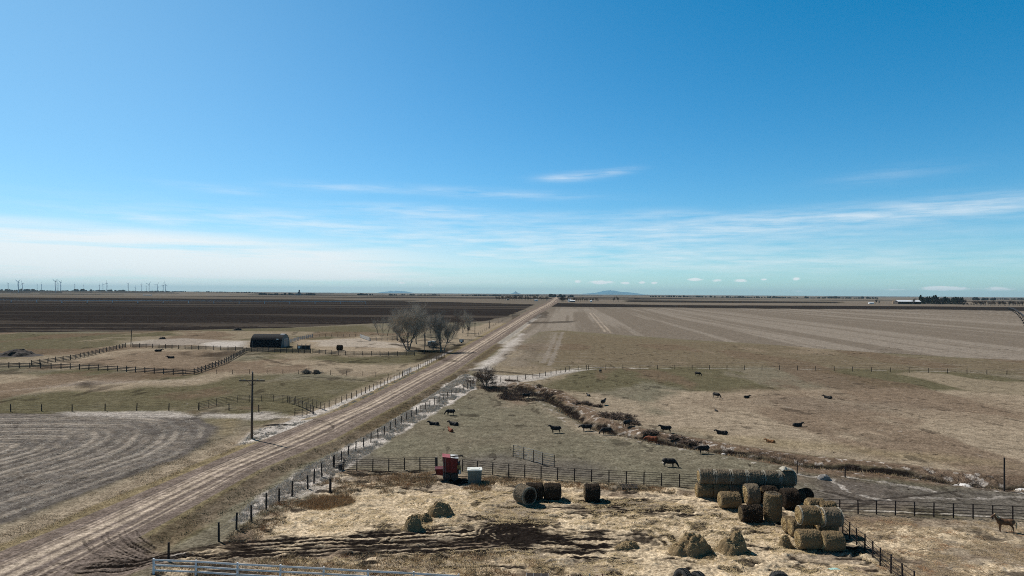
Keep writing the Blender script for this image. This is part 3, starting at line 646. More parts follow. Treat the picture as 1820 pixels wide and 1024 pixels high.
zset(9, GP([(848, 690), (960, 671), (1010, 660), (1250, 655), (1500, 658), (1820, 666), (2900, 742), (2900, 960), (1900, 931), (1660, 917), (1470, 911), (1300, 880), (1058, 860), (777, 836), (592, 836), (655, 803), (728, 758)]))

# ---- the ground's material: layers of cover, each patterned by noise
gm = bpy.data.materials.new('ground_cover'); nt = nodes_of(gm)
out = add(nt, 'ShaderNodeOutputMaterial'); bs = add(nt, 'ShaderNodeBsdfPrincipled'); nt.links.new(bs.outputs[0], out.inputs[0])
tc = add(nt, 'ShaderNodeTexCoord'); P_ = tc.outputs['Object']
fine = noise_n(nt, P_, 1.9, 6, .68); mid = noise_n(nt, P_, .16, 5, .6); big = noise_n(nt, P_, .021, 5, .6); vf = noise_n(nt, P_, 5.5, 4, .7)
def layer(base, ch, ca_, cb_, edge=.55, nn=None):
    a = add(nt, 'ShaderNodeAttribute', attribute_name=ch)
    x = mathn(nt, 'MULTIPLY_ADD', a.outputs['Fac'], 1.0 + edge, -edge / 2)
    x = mathn(nt, 'MULTIPLY_ADD', mathn(nt, 'SUBTRACT', fine, .5), edge * 1.6, x)
    g = mathn(nt, 'MULTIPLY', a.outputs['Fac'], 8.0, clamp=True)
    fac = mathn(nt, 'MULTIPLY', mathn(nt, 'MINIMUM', mathn(nt, 'MAXIMUM', x, 0.0), 1.0), g)
    tone = mixc(nt, ramp01(nt, nn or vf, .32, .68), ca_, cb_)
    return mixc(nt, fac, base, tone)
c = mixc(nt, ramp01(nt, fine, .3, .7), (0.115, 0.101, 0.068), (0.200, 0.177, 0.123))
c = mixc(nt, ramp01(nt, big, .40, .64), c, mixc(nt, ramp01(nt, vf, .3, .7), (0.138, 0.112, 0.077), (0.212, 0.174, 0.123)))
c = layer(c, 'olive', (0.078, 0.070, 0.038), (0.130, 0.110, 0.062))
c = layer(c, 'tan', (0.385, 0.305, 0.215), (0.185, 0.142, 0.098))
c = layer(c, 'rust', (0.185, 0.126, 0.084), (0.100, 0.069, 0.049))
c = layer(c, 'yellow', (0.270, 0.210, 0.122), (0.165, 0.127, 0.072))
c = layer(c, 'dusk', (0.080, 0.069, 0.060), (0.140, 0.120, 0.102), .5)
c = layer(c, 'plough', (0.019, 0.0160, 0.0150), (0.034, 0.0275, 0.0240), .35, mid)
c = layer(c, 'stub', (0.215, 0.176, 0.136), (0.135, 0.109, 0.083), .5)
c = layer(c, 'straw', (0.700, 0.555, 0.375), (0.320, 0.236, 0.145))
c = layer(c, 'pale', (0.600, 0.535, 0.465), (0.285, 0.245, 0.205), .7)
c = layer(c, 'gravel', (0.215, 0.166, 0.132), (0.150, 0.115, 0.092), .1)
c = layer(c, 'track', (0.480, 0.385, 0.290), (0.350, 0.278, 0.208), .35)
rowa = add(nt, 'ShaderNodeAttribute', attribute_name='row')
c = mixc(nt, mathn(nt, 'MULTIPLY', rowa.outputs['Fac'], .45), c, (0.420, 0.360, 0.295))
dka = add(nt, 'ShaderNodeAttribute', attribute_name='road_dark')
c = mixc(nt, mathn(nt, 'MULTIPLY', dka.outputs['Fac'], .75), c, (0.088, 0.074, 0.068))
c = layer(c, 'mud', (0.0105, 0.0082, 0.0070), (0.025, 0.019, 0.0155), .5)
c = mixc(nt, 1.0, c, mixc(nt, ramp01(nt, mid, .3, .7), (0.84, 0.84, 0.84), (1.12, 1.12, 1.12)), 'MULTIPLY')
grit = noise_n(nt, P_, .62, 5, .7)
c = mixc(nt, 1.0, c, mixc(nt, ramp01(nt, grit, .32, .68), (0.62, 0.61, 0.60), (1.34, 1.34, 1.34)), 'MULTIPLY')
tuft = noise_n(nt, P_, 3.1, 5, .75)
c = mixc(nt, 1.0, c, mixc(nt, ramp01(nt, tuft, .30, .66), (0.30, 0.29, 0.28), (1.42, 1.42, 1.42)), 'MULTIPLY')
c = mixc(nt, 1.0, c, (1.12, 1.155, 1.21), 'MULTIPLY')
nt.links.new(c, bs.inputs['Base Color']); bs.inputs['Roughness'].default_value = .95; bs.inputs['Specular IOR Level'].default_value = 0.0
bp = add(nt, 'ShaderNodeBump'); bp.inputs['Strength'].default_value = .75; bp.inputs['Distance'].default_value = .10
nt.links.new(mathn(nt, 'ADD', fine, mathn(nt, 'MULTIPLY', vf, .6)), bp.inputs['Height']); nt.links.new(bp.outputs[0], bs.inputs['Normal'])
A['row'] = np.maximum(rowmask * .6, SWP); A['road_dark'] = np.where(inroad > 0, A['dusk'] * inroad, 0); A['dusk'] *= 1 - inroad
Vg = np.stack([Xg, Yg, Zg], 1)
for zi, zn in enumerate(znames):
    q = quads[zone == zi]
    if not len(q): continue
    used, inv = np.unique(q.ravel(), return_inverse=True)
    me = fast_mesh(zn, Vg[used], inv.reshape(-1, 4), [gm], 4)
    me.polygons.foreach_set('use_smooth', np.ones(len(q), bool))
    for ch, arr in A.items():
        at = me.attributes.new(ch, 'FLOAT', 'POINT'); at.data.foreach_set('value', np.clip(arr[used], 0, 1).astype(np.float32))
    tag(link(zn, me), kind='structure')
print('ground', N, 'verts', NR, NC)
# the plain goes on behind and to the sides of the sheet
o = MB(); o.put([(-90000, -90000, -6), (90000, -90000, -6), (90000, 90000, -6), (-90000, 90000, -6)], [(0, 1, 2, 3)])
mat('plain_soil', (0.2, 0.17, 0.12), (0.14, 0.12, 0.085), .02, .95)
tag(o.obj('terrain', 'plain_soil'), kind='structure')
# ================================================================== FENCES
def resample(pl, step):
    """points at equal steps along a 3-D polyline, keeping the ends"""
    P = [Vector(p) for p in pl]; L = [0]
    for a, b in zip(P, P[1:]): L.append(L[-1] + (b - a).length)
    n = max(1, round(L[-1] / step)); out = []
    for k in range(n + 1):
        s = L[-1] * k / n; i = 0
        while i < len(P) - 2 and L[i + 1] < s: i += 1
        t = (s - L[i]) / max(L[i + 1] - L[i], 1e-6); out.append(P[i].lerp(P[i + 1], t))
    return out
def fence(name, label, cat, px, step, height, post, rails, pm, rm, group=None, jitter=.06, exact=False, round_post=True, railname='rail', sunk=.25, posts_label=None, smooth=False):
    """px: run on the photograph's ground; rails: list of (height, thickness, depth); one post mesh shared by copies"""
    pts = [Vector(GZ(*p)) for p in px]
    if smooth: pts = [Vector((*q, 0)) for q in smooth_line([(p.x, p.y) for p in pts], 5)]
    st = pts if exact else resample(pts, step)
    if len(st) > 100: st = resample(pts, sum((b - a).length for a, b in zip(pts, pts[1:])) / 98.5)
    for p in st: p.z = HZ(p.x, p.y)
    o0 = st[0].copy(); root = thing(name, label, cat, o0, 0, group)
    b = MB(); w = post
    if round_post: b.tube([(0, 0, -sunk), (0.012, 0, height * .5), (0, 0.01, height)], [w / 2, w / 2 * .97, w / 2 * .9], 7)
    else: b.box((0, 0, (height - sunk) / 2), (w, w, height + sunk))
    pme = b.mesh('post', pm)
    tops = []
    for p in st:
        h = 1 + random.uniform(-jitter, jitter); o = link('post', pme, root, p - o0, random.uniform(0, 6.28) if round_post else math.atan2(st[-1].y - o0.y, st[-1].x - o0.x))
        o.scale = (1, 1, h); o.rotation_euler.x, o.rotation_euler.y = random.uniform(-jitter, jitter) * .7, random.uniform(-jitter, jitter) * .7
    for (z, t, dp) in rails:
        r = MB()
        for a, c in zip(st, st[1:]):
            j = lambda: random.uniform(-.25, .25) * jitter
            pa, pc = a - o0 + Vector((0, 0, z + j())), c - o0 + Vector((0, 0, z + j()))
            if dp < 0:
                if t < .02: r.bar(pa, pc, t, t)
                else: r.tube([pa, pc], t / 2, 6)
            else:
                d = (pc - pa).normalized(); off = Vector((-d.y, d.x, 0)) * (w / 2 + dp / 2 + .004)
                r.bar(pa - d * .02 - off, pc + d * .02 - off, dp, t)
        r.obj(railname, rm, root)
    return root
boards = [(.42, .21, .05), (.86, .21, .05), (1.32, .21, .05)]
pipe = lambda *hs, t=.055: [(h, t, -1) for h in hs]
wires = [(h, .014, -1) for h in (.45, .8, 1.15)]
cb = 'board fences of the far corral'
fence('board_fence', 'long low board fence along the near side of the brown corral', 'fence', [(-60, 652), (0, 653), (100, 655), (210, 660), (330, 667), (345, 665.5)], 3.6, 1.75, .27, boards, 'weathered_wood', 'grey_board', cb)
fence('board_fence', 'board fence climbing away along the left side of the brown corral', 'fence', [(56, 650), (130, 639), (223, 617)], 3.8, 1.75, .27, boards, 'weathered_wood', 'grey_board', cb)
fence('board_fence', 'board fence along the far side of the brown corral, beside the leaning pole', 'fence', [(236, 617.5), (254, 618), (350, 621.5), (432, 623.5)], 3.4, 1.8, .27, boards, 'weathered_wood', 'grey_board', cb)
fence('board_fence', 'board fence rising from the corral corner towards the arched barn', 'fence', [(345, 665.5), (372, 656), (400, 646), (437, 625)], 3.4, 1.8, .27, boards, 'weathered_wood', 'grey_board', cb)
fence('board_fence', 'close-boarded dark fence in front of the arched barn', 'fence', [(437, 625), (470, 626), (552, 628)], 2.6, 1.8, .2, [(.3, .22, .04), (.6, .22, .04), (.9, .22, .04), (1.2, .22, .04), (1.5, .22, .04)], 'weathered_wood', 'grey_board', cb)
fence('board_fence', 'board fence running from the cattle chute to the bare trees', 'fence', [(556, 628), (610, 631.5), (680, 632), (737, 632.5)], 3.2, 1.7, .25, boards, 'weathered_wood', 'grey_board', cb)
fence('board_fence', 'pale board fence going away behind the right end of the arched barn', 'fence', [(514, 610), (530, 604.5), (555, 599.5)], 3.2, 1.7, .25, boards, 'pale_board', 'pale_board', cb)
fence('post_fence', 'thin post fence along the far edge of the pen behind the barn', 'fence', [(556, 599), (600, 598.5), (642, 599)], 3.4, 1.6, .18, wires, 'weathered_wood', 'wire')
fence('white_board_fence', 'short weathered white plank fence left of the bare trees', 'fence', [(640, 600), (657, 606)], 3.0, 1.9, .2, [(.4, .28, .04), (.85, .28, .04), (1.3, .28, .04), (1.65, .28, .04)], 'pale_board', 'pale_board')
fence('board_fence', 'grey board fence meeting the white planks and ending at the bare trees', 'fence', [(658.5, 606), (680, 606), (706, 605)], 3.0, 1.7, .25, boards, 'pale_board', 'grey_board', cb)
fence('wire_fence', 'row of lone posts between the swathed field and the left pasture', 'fence', [(-36, 732.5), (19, 732), (74, 731), (128, 731), (186.6, 730), (243, 730), (300, 730), (353, 729.5), (407, 729.5), (460, 733)], 6, 1.45, .2, wires, 'dark_post', 'wire', exact=True)
fence('wire_fence', 'faint wire fence across the tan grass behind the utility pole', 'fence', [(330, 663), (420, 665), (476, 664), (560, 666), (651, 668), (690, 672)], 4.8, 1.3, .15, wires, 'dark_post', 'wire')
fence('wire_fence', 'wire fence beside the left edge of the road from the pipe pen to the trees', 'fence', [(585, 724), (594, 721), (604, 717.5), (623, 709.5), (642, 702), (660, 694), (690, 681), (710, 672), (740, 657), (765, 646), (790, 634)], 3.0, 1.45, .17, wires, 'dark_post', 'wire')
fence('wire_fence', 'wire fence along the white grass right of the road, near end by the yard lane', 'fence',
      [(389, 962), (420, 942), (447, 928), (473, 906), (496, 894), (519, 882), (547, 869), (558, 859), (572, 848), (594, 831)], 3, 1.75, .21, wires, 'dark_post', 'wire', exact=True)
fence('wire_fence', 'long wire fence between the white roadside grass and the cow pasture', 'fence',
      [(594, 831), (625, 807), (638, 799.5), (655, 789.5), (666, 783), (678, 776), (694, 766), (728, 745), (762, 725), (800, 706), (835, 690), (842, 685)], 3.1, 1.55, .18, wires, 'dark_post', 'wire')
fence('wire_fence', 'wire fence curving from the roadside bush up to the mown field corner', 'fence', [(890, 679), (925, 676), (957, 671.5), (987, 665.5), (1013, 659.5), (1042, 657.5)], 3.4, 1.45, .19, wires, 'dark_post', 'wire')
fence('wire_fence', 'straight wire fence dividing the mown field from the right pasture', 'fence', [(1046, 657.2), (1126, 656.6), (1250, 657), (1390, 658), (1500, 660), (1600, 662), (1700, 664), (1830, 667), (1900, 669)], 5.6, 1.5, .2, wires, 'dark_post', 'wire')
fence('wire_fence', 'distant row of posts on the left edge of the road past the trees', 'fence', [(846, 598), (870, 583), (905, 565), (935, 553)], 14, 1.5, .2, wires, 'dark_post', 'wire')
# steel pipe panels
pf = 'steel pipe panel fences'
fence('pipe_fence', 'dark pipe panel fence from the roadside posts to the red machine', 'fence', [(592, 832), (622, 838.5), (676, 837), (730, 834.5), (774, 834)], 2.1, 1.62, .15, pipe(.2, .48, .76, 1.04, 1.34, 1.6), 'rusty_pipe', 'rusty_pipe', pf, .015, sunk=.3)
fence('pipe_fence', 'long dark pipe panel fence between the feed yard and the cow pasture', 'fence', [(822, 838), (880, 844), (943, 849), (1002, 854), (1058, 857.5), (1176, 863.5), (1240, 867)], 2.15, 1.62, .15, pipe(.2, .48, .76, 1.04, 1.34, 1.6), 'rusty_pipe', 'rusty_pipe', pf, .015, sunk=.3)
fence('pipe_fence', 'pipe panel fence behind the horse at the far edge of its pen', 'fence', [(1460, 912), (1487, 912.5), (1571, 914.5), (1660, 918.5), (1793, 924.5), (1850, 928), (1910, 931)], 2.0, 1.55, .15, pipe(.2, .5, .8, 1.1, 1.52), 'rusty_pipe', 'rusty_pipe', pf, .015, sunk=.3)
fence('pipe_fence', 'pipe fence running towards the viewer between the stacked bales and the horse pen', 'fence', [(1498, 946), (1520, 966), (1544, 985), (1566, 1007), (1590, 1024), (1625, 1050)], 1.75, 1.6, .15, pipe(.3, .7, 1.1, 1.5), 'rusty_pipe', 'rusty_pipe', pf, .03, sunk=.3)
fence('pipe_pen', 'curved dark pipe pen at the bend of the left pasture beside the road', 'pen', [(354, 728), (366, 726), (380, 722), (404, 717.5), (429, 714.5), (470, 713.5), (497, 714), (510, 716), (527, 721), (543, 728), (553, 733), (556, 736)], 2.6, 1.5, .11, pipe(.25, .55, .85, 1.15, 1.48, t=.065), 'dark_post', 'rusty_pipe', pf, .02, sunk=.3)
fence('pipe_pen', 'outer pipe panels curving round the pen end towards the road', 'pen', [(511, 715.5), (530, 717), (552, 721), (566, 726), (577, 730)], 2.2, 1.5, .11, pipe(.25, .55, .85, 1.15, 1.48, t=.06), 'rusty_pipe', 'rusty_pipe', pf, .02, sunk=.3)
fence('pipe_pen', 'short pipe panels closing the mouth of the pen by the road', 'pen', [(557, 736), (544, 739), (537, 741.5), (524, 740)], 1.9, 1.55, .15, pipe(.25, .55, .85, 1.15, 1.48, t=.06), 'dark_post', 'rusty_pipe', pf, .02, sunk=.3)
fence('loading_pen', 'small tan loading pen of grey panels standing behind the pipe fence', 'pen', [(912, 812), (942, 819), (973, 830), (985, 831)], 1.9, 1.75, .13, pipe(.2, .5, .8, 1.1, 1.45, 1.72, t=.055), 'rusty_pipe', 'dull_steel', pf, .02, sunk=.3)
fence('road_gate', 'small pale gate in the fence on the left of the road', 'gate', [(716, 668.5), (730, 661)], 2.4, 1.5, .12, pipe(.2, .5, .8, 1.1, 1.4, t=.06), 'grey_board', 'galvanised', None, .01)
# white plank fence at the bottom of the picture
a, b_ = Vector((*G(273, 1018), 0)), Vector((*G(812, 1049), 0))
w = fence('white_rail_fence', 'white painted plank fence with three rails nearest the viewer', 'fence', [(273, 1020), (348, 1023), (422, 1028), (498, 1032), (575, 1036), (654, 1041), (735, 1045), (815, 1050)], 3.3, 1.32, .13,
          [(.35, .15, .035), (.78, .15, .035), (1.21, .15, .035)], 'white_rail', 'white_rail', None, .015, exact=True, round_post=False)
# lone posts
def lone(name, label, cat, px, h, r, m='dark_post', tilt=0.0, group=None, loc=None):
    p = loc or GZ(*px); b = MB(); b.tube([(0, 0, -.3), (tilt * h * .5, 0, h * .5), (tilt * h, 0, h)], [r, r * .95, r * .85], 8)
    return tag(b.obj(name, m, loc=p, smooth=False), label, cat, group)
lone('gate_post', 'single dark post standing behind the left end of the white fence', 'post', (299.5, 998), 1.7, .11)
lone('gate_post', 'stout dark corner post in front of the pipe fence, in the bleached grass', 'post', (587, 874), 1.6, .16)
lone('gate_post', 'olive timber post at the left of the red machine', 'post', (776, 836), 1.75, .15, 'weathered_wood')
lone('fence_post', 'lone thin post by the creek behind the long bale row', 'post', (1417, 842), 1.7, .07)
lone('fence_post', 'lone post at the near edge of the creek right of the bales', 'post', (1502, 849), 1.4, .09)
lone('tall_pole', 'tall thin dark pole standing by the creek near the right edge', 'pole', (1785, 873), 4.1, .10)
lone('leaning_pole', 'tall leaning pole at the far corner of the brown corral', 'pole', (232.5, 616.5), 7.5, .17, 'pole_wood', .035)
for q, lb in (((754, 629.5), 'bare pole among the tree trunks, left of the grey trailer'),): lone('tall_pole', lb, 'pole', q, 8.2, .14, 'grey_board')
# utility poles
def utility_pole(label, loc, h, arm, group=None, rz=0.0):
    t = thing('utility_pole', label, 'utility pole', loc, rz, group)
    b = MB(); b.tube([(0, 0, -.4), (0, 0, h * .5), (0.02, 0, h)], [.20, .17, .135], 10); b.obj('pole', 'pole_wood', t, smooth=True)
    z = h - 1.35; b = MB(); b.box((0, -.19, z), (arm, .15, .2)); b.obj('crossarm', 'pole_wood', t)
    for s in (-1, 1):
        b = MB(); b.bar((s * .75, -.19, z - .06), (0, -.15, z - .85), .05, .035); b.obj('brace', 'pole_wood', t)
    for x in (-.46, -.30, .22, .36, .47):
        b = MB(); b.tube([(0, 0, 0), (0, 0, .10), (0, 0, .11), (0, 0, .2)], [.025, .025, .06, .045], 7); b.obj('insulator', 'insulator', t, loc=(x * arm, -.19, z + .065))
    b = MB(); b.tube([(.02, 0, h), (.02, 0, h + .16)], [.05, .05], 7); b.obj('insulator', 'insulator', t)
    return t
utility_pole('tall brown utility pole with one crossarm beside the gravel road', GZ(447.5, 781), 10.9, 4.1, rz=.03)
utility_pole('distant thin utility pole on the left of the road beyond the trees', GZ(870, 584), 5.6, 1.6)
utility_pole('weathered utility pole at the right-hand end of the bare trees', GZ(844, 596.5), 8.2, 1.4)
# ================================================================== CATTLE AND A HORSE: one continuous body each
def fuse(b, name, m, voxel=.045, smooth=5):
    me = b.mesh(name, m); o = bpy.data.objects.new('tmp', me); col.objects.link(o)
    r = o.modifiers.new('r', 'REMESH'); r.mode = 'VOXEL'; r.voxel_size = voxel
    s = o.modifiers.new('s', 'SMOOTH'); s.iterations = smooth; s.factor = .5
    dg = bpy.context.evaluated_depsgraph_get(); e = bpy.data.meshes.new_from_object(o.evaluated_get(dg)); e.name = name
    bpy.data.objects.remove(o); bpy.data.meshes.remove(me)
    if not len(e.materials): e.materials.append(M[m])
    e.polygons.foreach_set('use_smooth', [True] * len(e.polygons)); return e
def cow_mesh(pose, m, step=0.0):
    b = MB(); lie = pose == 'lying'; dz = -.62 if lie else 0
    b.ell((.50, 0, .95 + dz), (.50, .33, .43)); b.ell((.0, 0, .93 + dz), (.80, .38, .43)); b.ell((-.55, 0, 1.0 + dz), (.46, .35, .40))
    b.ell((-.1, 0, 1.2 + dz), (.8, .17, .15)); b.ell((.62, 0, 1.18 + dz), (.28, .16, .2)); b.ell((.85, 0, .9 + dz), (.2, .18, .28))
    if pose == 'grazing':
        b.tube([(.68, 0, 1.08), (1.0, 0, .86), (1.25, 0, .58)], [.29, .2, .15], 10); hd = [(1.22, 0, .60), (1.36, 0, .34), (1.46, 0, .10)]
    elif pose == 'lowered':
        b.tube([(.68, 0, 1.1), (1.05, 0, 1.08), (1.32, 0, 1.0)], [.30, .21, .16], 10); hd = [(1.28, 0, 1.04), (1.5, 0, .86), (1.66, 0, .68)]
    else:
        b.tube([(.66, 0, 1.1 + dz), (.98, 0, 1.26 + dz), (1.2, 0, 1.42 + dz)], [.30, .21, .16], 10); hd = [(1.14, 0, 1.46 + dz), (1.38, 0, 1.36 + dz), (1.62, 0, 1.22 + dz)]
    b.tube(hd, [.155, .14, .095], 10)
    h0, h1 = Vector(hd[0]), Vector(hd[1]); ax = (h1 - h0).normalized()
    for s in (-1, 1):
        e = h0 + ax * .02 + Vector((0, s * .12, .06)); b.tube([e, e + Vector((-.03, s * .10, .02)), e + Vector((-.04, s * .2, -.02))], [.05, .06, .03], 6)
    if lie:
        for s in (-1, 1):
            b.tube([(.62, s * .22, .28), (.86, s * .26, .12), (.62, s * .25, .06)], [.13, .08, .055], 8)
            b.ell((-.42, s * .26, .24), (.40, .19, .26)); b.tube([(-.30, s * .33, .18), (.02, s * .38, .12), (-.34, s * .42, .06)], [.13, .085, .055], 8)
        b.tube([(-.96, 0, .55), (-1.06, .05, .3), (-1.02, .16, .06)], [.045, .035, .05], 6)
    else:
        for s in (-1, 1):
            st = step * s
            b.tube([(.58, s * .19, .85), (.60 + st * .4, s * .19, .44), (.60 + st, s * .19, .10), (.61 + st, s * .19, .0)], [.15, .082, .055, .068], 8)
            b.tube([(-.60, s * .20, .95), (-.54 - st * .3, s * .21, .66), (-.74 - st * .7, s * .20, .44), (-.68 - st, s * .20, .08), (-.66 - st, s * .20, .0)], [.21, .145, .078, .055, .068], 8)
        b.tube([(-.95, 0, 1.2), (-1.05, 0, 1.0), (-1.06, .02, .6), (-1.06, .03, .45)], [.05, .035, .028, .05], 6)
    return fuse(b, 'cow', m)
CM = {}
for pose in ('standing', 'grazing', 'lowered', 'lying'):
    CM[pose, 'k'] = cow_mesh(pose, 'black_hide', .08)
for pose, k, hide in (('lying', 'r', 'red_hide'), ('lowered', 'r', 'red_hide'), ('lying', 't', 'tan_hide')):
    me = CM[pose, 'k'].copy(); me.materials.clear(); me.materials.append(M[hide]); CM[pose, k] = me
def cow(px, py, pose, deg, label, c='k', s=.90):
    p = GZ(px, py); o = link('calf' if s < .7 else 'cow', CM[pose, c], None, (p[0], p[1], HZ(p[0], p[1]) - .02), R(deg)); o.scale = (s, s * (1.0), s)
    return tag(o, label, 'calf' if s < .7 else 'cow', 'cattle on the pastures')
cow(1189, 830, 'grazing', -12, 'black cow grazing nearest the long pipe fence, nose to the right')
cow(988, 769.5, 'standing', 172, 'black cow standing broadside in the open, left of the creek trio')
cow(1043, 766.5, 'lowered', 176, 'black cow walking left at the creek edge, middle of three')
cow(1078, 772.5, 'grazing', 184, 'black cow grazing below the creek with its head to the left')
cow(1114, 759, 'lowered', 42, 'black cow among the reddish creek brush, turned half away')
cow(1184, 769, 'standing', 178, 'black cow standing behind the creek brush, legs hidden')
cow(1160, 789, 'lowered', 150, 'red brown cow standing in the creek brush', 'r')
cow(1251, 806, 'lowered', 190, 'black cow half hidden in the brush just above the stacked bales')
cow(801, 738, 'grazing', 168, 'black cow standing over the lying ones by the roadside fence')
cow(772, 756, 'lying', 172, 'black cow lying down closest to the roadside fence')
cow(807, 756, 'lying', 158, 'black cow lying right of another, behind the small red one')
cow(801, 767, 'lying', 120, 'small red brown cow lying in front of two black ones', 'r', .78)
cow(935, 708, 'standing', 8, 'black cow standing by the dark creek head near the roadside bush')
cow(1046, 704, 'lying', 115, 'black calf lying upright in the tan grass above the creek', 'k', .66)
cow(1072, 720, 'standing', 55, 'black cow standing above the creek, seen from behind')
cow(1240, 668, 'grazing', -40, 'far black cow grazing just below the wire fence')
cow(1273, 707, 'grazing', -50, 'black cow grazing on the tan right pasture with its shadow beside it')
cow(1327, 707, 'lying', 12, 'small black cow lying flat, beside the grazing one on the tan pasture', 'k', .72)
cow(1472, 708.5, 'lying', 140, 'black cow lying alone farthest right on the pasture')
cow(1417, 758, 'lying', 10, 'black cow lying on the pasture with head raised to the right')
cow(1284, 772, 'lying', 168, 'black cow lying above the creek brush with head to the left')
cow(1370, 787, 'lying', 150, 'tan calf lying in the yellow grass above the creek', 't', .69)
cow(1273, 731, 'lying', 100, 'tiny dark calf lying below the grazing cow on the tan pasture', 'k', .48)
cow(1067, 662.5, 'grazing', 100, 'far black cow near the dark tufts under the wire fence', 'k', .8)
cow(281, 625, 'lying', 30, 'big black animal lying near the far fence of the brown corral', 'k', 1.25)
cow(304, 637, 'lying', 200, 'black cow lying in the middle of the brown corral', 'k', 1.1)
# the horse
b = MB()
b.ell((.45, 0, 1.12), (.42, .27, .36)); b.ell((-.05, 0, 1.10), (.62, .28, .33)); b.ell((-.52, 0, 1.18), (.42, .30, .34)); b.ell((.05, 0, 1.3), (.6, .15, .15)); b.ell((.45, 0, 1.38), (.22, .12, .14))
b.tube([(.58, 0, 1.22), (.85, 0, 1.48), (1.05, 0, 1.78)], [.27, .18, .125], 10); b.tube([(1.0, 0, 1.84), (1.22, 0, 1.68), (1.42, 0, 1.44)], [.125, .115, .075], 10)
for s in (-1, 1):
    b.tube([(.98, s * .06, 1.90), (.99, s * .075, 2.06)], [.045, .012], 6)
    b.tube([(.52, s * .17, 1.05), (.53, s * .17, .58), (.52, s * .17, .12), (.55, s * .17, 0)], [.14, .072, .048, .065], 8)
    b.tube([(-.58, s * .18, 1.15), (-.50, s * .19, .82), (-.72, s * .18, .56), (-.66, s * .18, .12), (-.64, s * .18, 0)], [.21, .14, .07, .048, .065], 8)
hme = fuse(b, 'horse', 'horse_hide', .04); hp = GZ(1787, 945)
ho = tag(link('horse', hme, None, (hp[0], hp[1], HZ(hp[0], hp[1]) - .05), R(163)), 'chestnut brown horse standing alone in the straw pen at the right edge', 'horse'); ho.scale = (.92,) * 3
b = MB(); b.tube([(.50, 0, 1.50), (.78, 0, 1.68), (.98, 0, 1.92), (1.08, 0, 1.96)], [.05, .07, .07, .05], 7)
for s in (-1, 1): b.tube([(.6, s * .12, 1.50), (.82, s * .13, 1.58), (.96, s * .10, 1.78)], [.03, .05, .03], 6)
b.obj('mane', 'pale_hair', ho, smooth=True)
b = MB(); b.tube([(-.90, 0, 1.32), (-1.04, 0, 1.1), (-1.04, 0, .62), (-1.0, 0, .42)], [.05, .085, .075, .02], 8); b.obj('tail', 'pale_hair', ho, smooth=True)
# ================================================================== HAY
def cyl_noise(r, L, nu, nl, amp, seed, sag=.04, endbulge=.03):
    """a bale: an uneven, stalky drum along x with spiral ends; rough enough to shade itself"""
    rr = np.random.default_rng(seed); ph = rr.uniform(0, 6.28, 8); nu, nl, ne = 96, 44, 14
    U, Aa = np.meshgrid(np.linspace(0, 1, nl + 1), np.arange(nu) * 2 * np.pi / nu, indexing='ij')
    q = 1 + amp * (.5 * np.sin(3 * Aa + ph[0] + 2 * U) + .4 * np.sin(5 * Aa + ph[1] - 3 * U) + .3 * np.sin(9 * Aa + ph[2] + 7 * U) + .5 * np.sin(U * 9 + ph[3]))
    rgh = (vnoise(U * 22 + seed, (np.cos(Aa) * 9 + 40), seed) + vnoise(U * 15 + seed, np.sin(Aa) * 9 + 80, seed + 1) - 1) * .055 + rr.normal(0, .017, U.shape)
    q = q * r * (1 - .05 * (np.abs(U - .5) * 2) ** 4 - .16 * (np.abs(U - .5) * 2) ** 24) + rgh * (.6 + 12 * amp); z = np.sin(Aa) * q; z = np.where(z < 0, z * (1 - sag), z * (1 - sag * .5))
    X = (U - .5) * L + rr.normal(0, .01, U.shape); V = [tuple(v) for v in np.stack([X, np.cos(Aa) * q, z], 2).reshape(-1, 3)]; Fc = []; mi = []
    for j in range(nl):
        for i in range(nu):
            a, b = j * nu + i, j * nu + (i + 1) % nu; Fc.append((a, b, b + nu, a + nu)); mi.append(0)
    for end, sgn in ((0, -1), (nl, 1)):
        prev = [end * nu + i for i in range(nu)]; ring = np.array(V[end * nu:end * nu + nu])
        for k in range(ne):
            f = 1 - (k + 1) / (ne + 1); cur = list(range(len(V), len(V) + nu)); nzz = rr.normal(0, .022, nu) + .03 * math.sin(k * 2.1 + ph[4])
            V += [(x + sgn * (endbulge * 2 * (1 - f) + n_), y * f, zz * f) for (x, y, zz), n_ in zip(ring, nzz)]
            for i in range(nu):
                w = (prev[i], prev[(i + 1) % nu], cur[(i + 1) % nu], cur[i]); Fc.append(w if sgn > 0 else w[::-1]); mi.append(1)
            prev = cur
        c = len(V); V.append((float(ring[0, 0]) + sgn * endbulge * 2, 0, 0))
        for i in range(nu):
            w = (prev[i], prev[(i + 1) % nu], c); Fc.append(w if sgn > 0 else w[::-1]); mi.append(1)
    return V, Fc, mi
def fringe(V, rr, n, length, out=.5):
    """loose stalks standing off a surface given as vertices around the origin"""
    P = np.array(V); idx = rr.integers(0, len(P), n); p = P[idx] + rr.normal(0, .03, (n, 3)); nrm = P[idx] * np.array((.3, 1, 1)); nrm /= np.linalg.norm(nrm, axis=1)[:, None] + 1e-9
    d = nrm * out + rr.normal(0, .6, (n, 3)); d[:, 2] -= .25; d /= np.linalg.norm(d, axis=1)[:, None]; L = length * rr.uniform(.4, 1.2, (n, 1)); sd = np.cross(d, rr.normal(0, 1, (n, 3))); sd /= np.linalg.norm(sd, axis=1)[:, None] + 1e-9
    w = .012; return np.concatenate([p - sd * w, p + sd * w, p + d * L])
